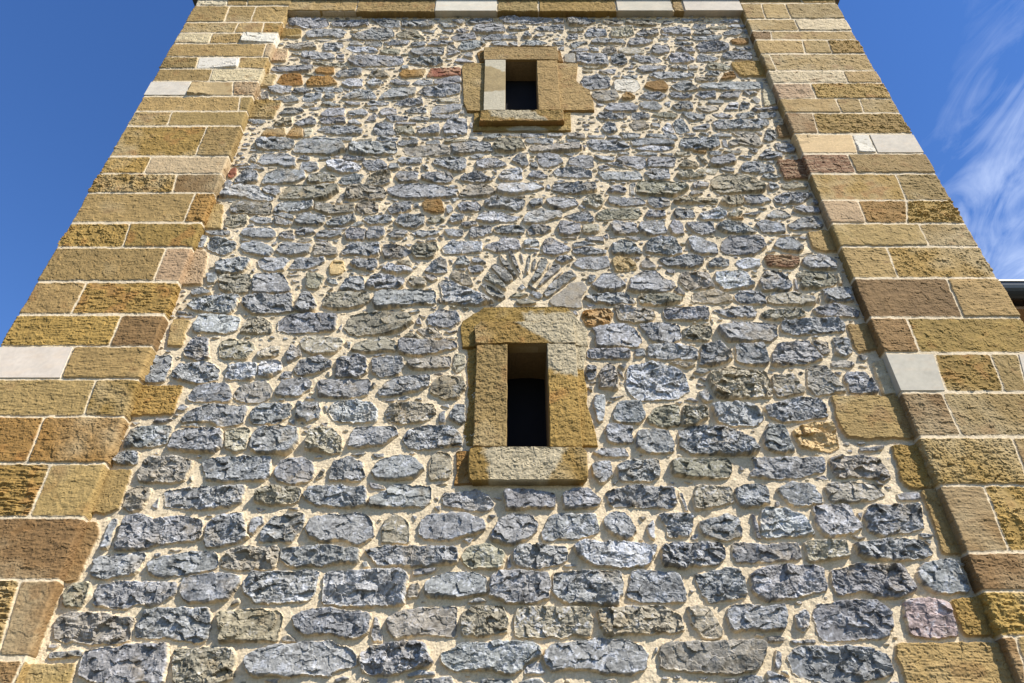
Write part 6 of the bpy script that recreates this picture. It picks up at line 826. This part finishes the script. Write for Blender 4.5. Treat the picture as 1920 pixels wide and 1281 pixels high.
# ---- corner pilasters
def pilaster(side):
    sg = -1 if side == 'L' else 1
    xi, xo = (XL, -3.689) if side == 'L' else (XR, 3.787)
    rows = []
    for l in COURSES.strip().split('\n'):
        p = l.split()
        if p[0] == side: rows.append((int(p[1])/1000, int(p[2])/1000, p[3].replace('.', ''), [tuple(int(v)/1000 for v in q.split(',')) for q in p[4:]]))
    rows.append((9.705 if side == 'R' else 9.70, 9.92, 'ss', [((xi+xo)/2, (xi+xo)/2)]))
    zb = min(r[0] for r in rows)-.012; k = 0; rr = random.Random(3 if side == 'L' else 8)
    while zb > .02:
        h = rr.uniform(.24, .38); z0 = max(zb-h, -.02); xm = xi+sg*rr.uniform(.35, .75)
        rows.append((z0, zb-.012, rr.choice(['sy', 'bs', 'yb', 'sY', 'Yy']), [(xm, xm)])); zb = z0
    W_ = abs(xo-xi)
    # distance along the face from inner edge: u<0 runs back into the wall, u>W_ runs back along the outer side
    us = np.concatenate([[-(PF+.03), -.045, -.035], np.arange(-.026, W_+.03, .0055), W_+.04+np.arange(0, .95, .03)])
    zs_ = np.concatenate([np.arange(0, 2.28, .014), np.arange(2.28, 4.6, .0055), np.arange(4.6, 7.2, .0075), np.arange(7.2, 9.85, .010)])
    U, Zp = np.meshgrid(us, zs_)
    Xn = sg*U+0*U                                  # for the noise
    f = fields(Xn+7*sg, Zp, True) 
    wx = .004*rotn(Xn, Zp, .07, .07, .4, 51)+.003*rotn(Xn, Zp, .02, .02, .9, 52); wz = .0035*rotn(Xn, Zp, .09, .06, 1.4, 53)+.003*rotn(Xn, Zp, .02, .02, .1, 54)
    Hh = -.003+.002*f['A']+.0015*f['B']+.001*f['C']+.001*f['D']; Kk = (MORTAR*np.exp(.06*f['A']+.06*f['C'])[..., None])
    mk = np.zeros(U.shape, bool)
    pale = []; blocks = []
    rs = np.random.RandomState(77 if sg < 0 else 78)
    for z0, z1, ty, js in rows:
        if side == 'L': ty = ty[::-1]; js = js[::-1]
        edges = [(-.4, -.4)]+[(abs(a-xi), abs(b-xi)) for a, b in js]+[(W_+1.3, W_+1.3)]
        for n, t in enumerate(ty):
            if n+1 >= len(edges): break
            (a, b), (c, d) = edges[n], edges[n+1]; g = .006; q = .002
            P = [(b+g, z0+q), (a+g, z1-q), (c-g, z1-q), (d-g, z0+q)]
            if t == 'P': pale.append(P); t = 's'; blocks.append((t, P, -.006))
            else: blocks.append((t, P, rs.uniform(-.002, .009)))
    lay(us, zs_, U, Zp, wx, wz, f, blocks, Hh, Kk, mk, .004, .012, 300 if sg < 0 else 600)
    # rounded path round the two arrises
    rad = .012
    def path(u):
        x = np.where(u < 0, xi, np.where(u > W_, xo, xi+sg*u)); y = np.where(u < 0, -PF-u, np.where(u > W_, -PF+(u-W_), -PF))
        nx_ = np.clip(1-(u+rad)/(2*rad), 0, 1); ny_ = np.clip((W_+rad-u)/(2*rad), 0, 1)
        a = nx_*math.pi/2; b = (1-ny_)*math.pi/2
        nxv = np.where(u < W_/2, -sg*np.sin(a), sg*np.sin(b)); nyv = np.where(u < W_/2, -np.cos(a), -np.cos(b))
        # pull the arris in a little so that it is worn, not sharp
        inset = rad*.45*(np.clip(1-np.abs(u)/rad, 0, 1)**1.5+np.clip(1-np.abs(u-W_)/rad, 0, 1)**1.5)
        return x, y, nxv, nyv, inset
    x, y, nxv, nyv, ins = path(U)
    worn = 1+.8*f['A']
    hh = Hh-ins*worn
    Pt = np.stack([x+nxv*hh, y+nyv*hh, Zp], -1)
    o = mesh_grid('corner_pilaster', Pt, Kk, M_ASH, tower, flip=(sg < 0))
    o['label'] = 'left corner pilaster of ochre sandstone blocks' if sg < 0 else 'right corner pilaster of ochre sandstone blocks, its edge shading the wall'
    for n, P in enumerate(pale):
        Q = [(xi+sg*min(max(a, 0.0), W_), z) for a, z in P]
        inner = min(a for a, z in P) < 0
        slab('replacement_block', Q, -PF-.004, .03 if inner else .25, 'P', M_SMOOTH, o, .12, r=.003, res=.02, seed=60+n+(10 if sg > 0 else 0), warp=0, tool=False)
    return o
pilaster('L'); pilaster('R')

# ---- string course between the pilasters, under the eaves
zb0, zb1 = 9.415, 9.672
bl = [(-2.600, -1.815, 's', 9.44), (-1.800, -.902, 's', 9.41), (-.888, -.178, 'P', 9.42), (-.165, .300, 's', 9.425), (.318, 1.205, 'y', 9.42), (1.222, 1.858, 'P', 9.425), (1.875, 1.985, 's', 9.43), (2.003, 2.668, 'P', 9.43)]
M_MORT = mat_stone('lime_mortar', .4, .003, 60, use_attr=False, base=tuple(MORTAR))
sc_ = boxes('string_course', [(-2.62, 2.69, -PF+.012, .02, zb0+.02, zb1+.03)], M_MORT, tower)
for n, (a, b, t, z) in enumerate(bl):
    slab('replacement_block' if t == 'P' else 'course_block', [(a, z), (a, zb1), (b, zb1), (b, z)], -PF-(.004 if t == 'P' else .0), .03, t, M_SMOOTH if t == 'P' else M_ASH, sc_, .12 if t == 'P' else 1.4,
         r=.003 if t == 'P' else .010, res=.012, seed=80+n, warp=0 if t == 'P' else .006, tool=t != 'P')

# ---- eaves, roof and the plain body behind the face
M_SLATE = mat_plain('slate', (.055, .058, .065), .6, 0, 14, .3, .5)
M_EAVE = mat_plain('grey_eaves', (.10, .10, .095), .7, 0, 10, .2, .3)
M_SIDE = mat_stone('side_rubble', .8, .012, 9, use_attr=False, base=(.26, .23, .18), speck=.35)
boxes('side_wall', [(-3.685, -3.45, .80, 7.3, 0, 9.82), (3.54, 3.78, .80, 7.3, 0, 9.82), (-3.45, 3.54, 7.05, 7.3, 0, 9.82)], M_SIDE, tower)
boxes('eaves', [(-3.765, 3.862, -.115, 7.36, 9.688, 9.80)], M_EAVE, tower)
raw_mesh('roof', [(-3.80, -.15, 9.802), (3.90, -.15, 9.802), (3.90, 7.4, 9.802), (-3.80, 7.4, 9.802), (.05, 3.6, 12.6)],
         [[0, 1, 4], [1, 2, 4], [2, 3, 4], [3, 0, 4], [3, 2, 1, 0]], M_SLATE, tower)

# ------------------------------------------------------------------ the building beside the tower
nb = bpy.data.objects.new('church_wing', None); COL.objects.link(nb); nb.location = (8, 1.2, 0)
nb['label'] = 'low wing beside the tower, dark gutter over brown timber eaves'; nb['category'] = 'building'
def at_nb(o):
    for v in o.data.vertices: v.co.x -= 8; v.co.y -= 1.2
    o.parent = nb; return o
M_WINGW = mat_stone('wing_rubble', .8, .012, 9, use_attr=False, base=(.30, .26, .20), speck=.35)
M_TIMB = mat_plain('brown_timber', (.30, .17, .08), .65, 0, 5, .3, .3)
M_GUT = mat_plain('dark_gutter', (.045, .05, .055), .35, .6, 4, .1)
at_nb(boxes('wall', [(3.79, 14, 1.45, 1.75, 0, 5.60), (13.7, 14, 1.75, 9, 0, 5.6)], M_WINGW))
at_nb(boxes('eaves_soffit', [(3.79, 14.3, .84, 1.95, 5.70, 5.73)]+[(3.95+i*.55, 4.05+i*.55, .80, 1.44, 5.60, 5.697) for i in range(18)], M_TIMB))
# half-round gutter
V = []; Fc = []; sg_ = 12; r_ = .085
for k, x in enumerate((3.80, 14.3)):
    for i in range(sg_+1):
        a = math.pi+math.pi*i/sg_; V.append((x, .755+r_*math.cos(a), 5.885+r_*1.5*math.sin(a)))
    for i in range(sg_+1):
        a = 2*math.pi-math.pi*i/sg_; V.append((x, .755+(r_-.006)*math.cos(a), 5.885+(r_*1.5-.006)*math.sin(a)))
n = 2*(sg_+1)
for i in range(n): Fc.append([i, (i+1) % n, n+(i+1) % n, n+i])
g_ = at_nb(raw_mesh('gutter', V, Fc, M_GUT, smooth=False))
# rolled front lip
V = []; Fc = []
for x in (3.80, 14.3):
    for i in range(8):
        a = i*math.pi/4; V.append((x, .668+.010*math.cos(a), 5.892+.010*math.sin(a)))
for i in range(8): Fc.append([i, (i+1) % 8, 8+(i+1) % 8, 8+i])
lip = at_nb(raw_mesh('gutter_lip', V, Fc, mat_plain('bright_zinc', (.55, .56, .58), .35, .7), smooth=True)); lip.parent = g_
at_nb(raw_mesh('roof', [(3.79, .80, 5.80), (14.3, .80, 5.80), (14.3, 5.2, 7.6), (3.79, 5.2, 7.6), (14.3, 9.6, 5.8), (3.79, 9.6, 5.8)], [[0, 1, 2, 3], [3, 2, 4, 5]],
               mat_plain('roof_tile', (.16, .07, .04), .8, 0, 10, .3, .4)))

# ------------------------------------------------------------------ ground
m = mat_stone('gravel_paving', .5, .01, 12, use_attr=False, base=(.075, .07, .05), speck=.3)
gr = raw_mesh('ground', [(-900, -900, 0), (900, -900, 0), (900, 900, 0), (-900, 900, 0)], [[0, 1, 2, 3]], m)
gr['kind'] = 'structure'
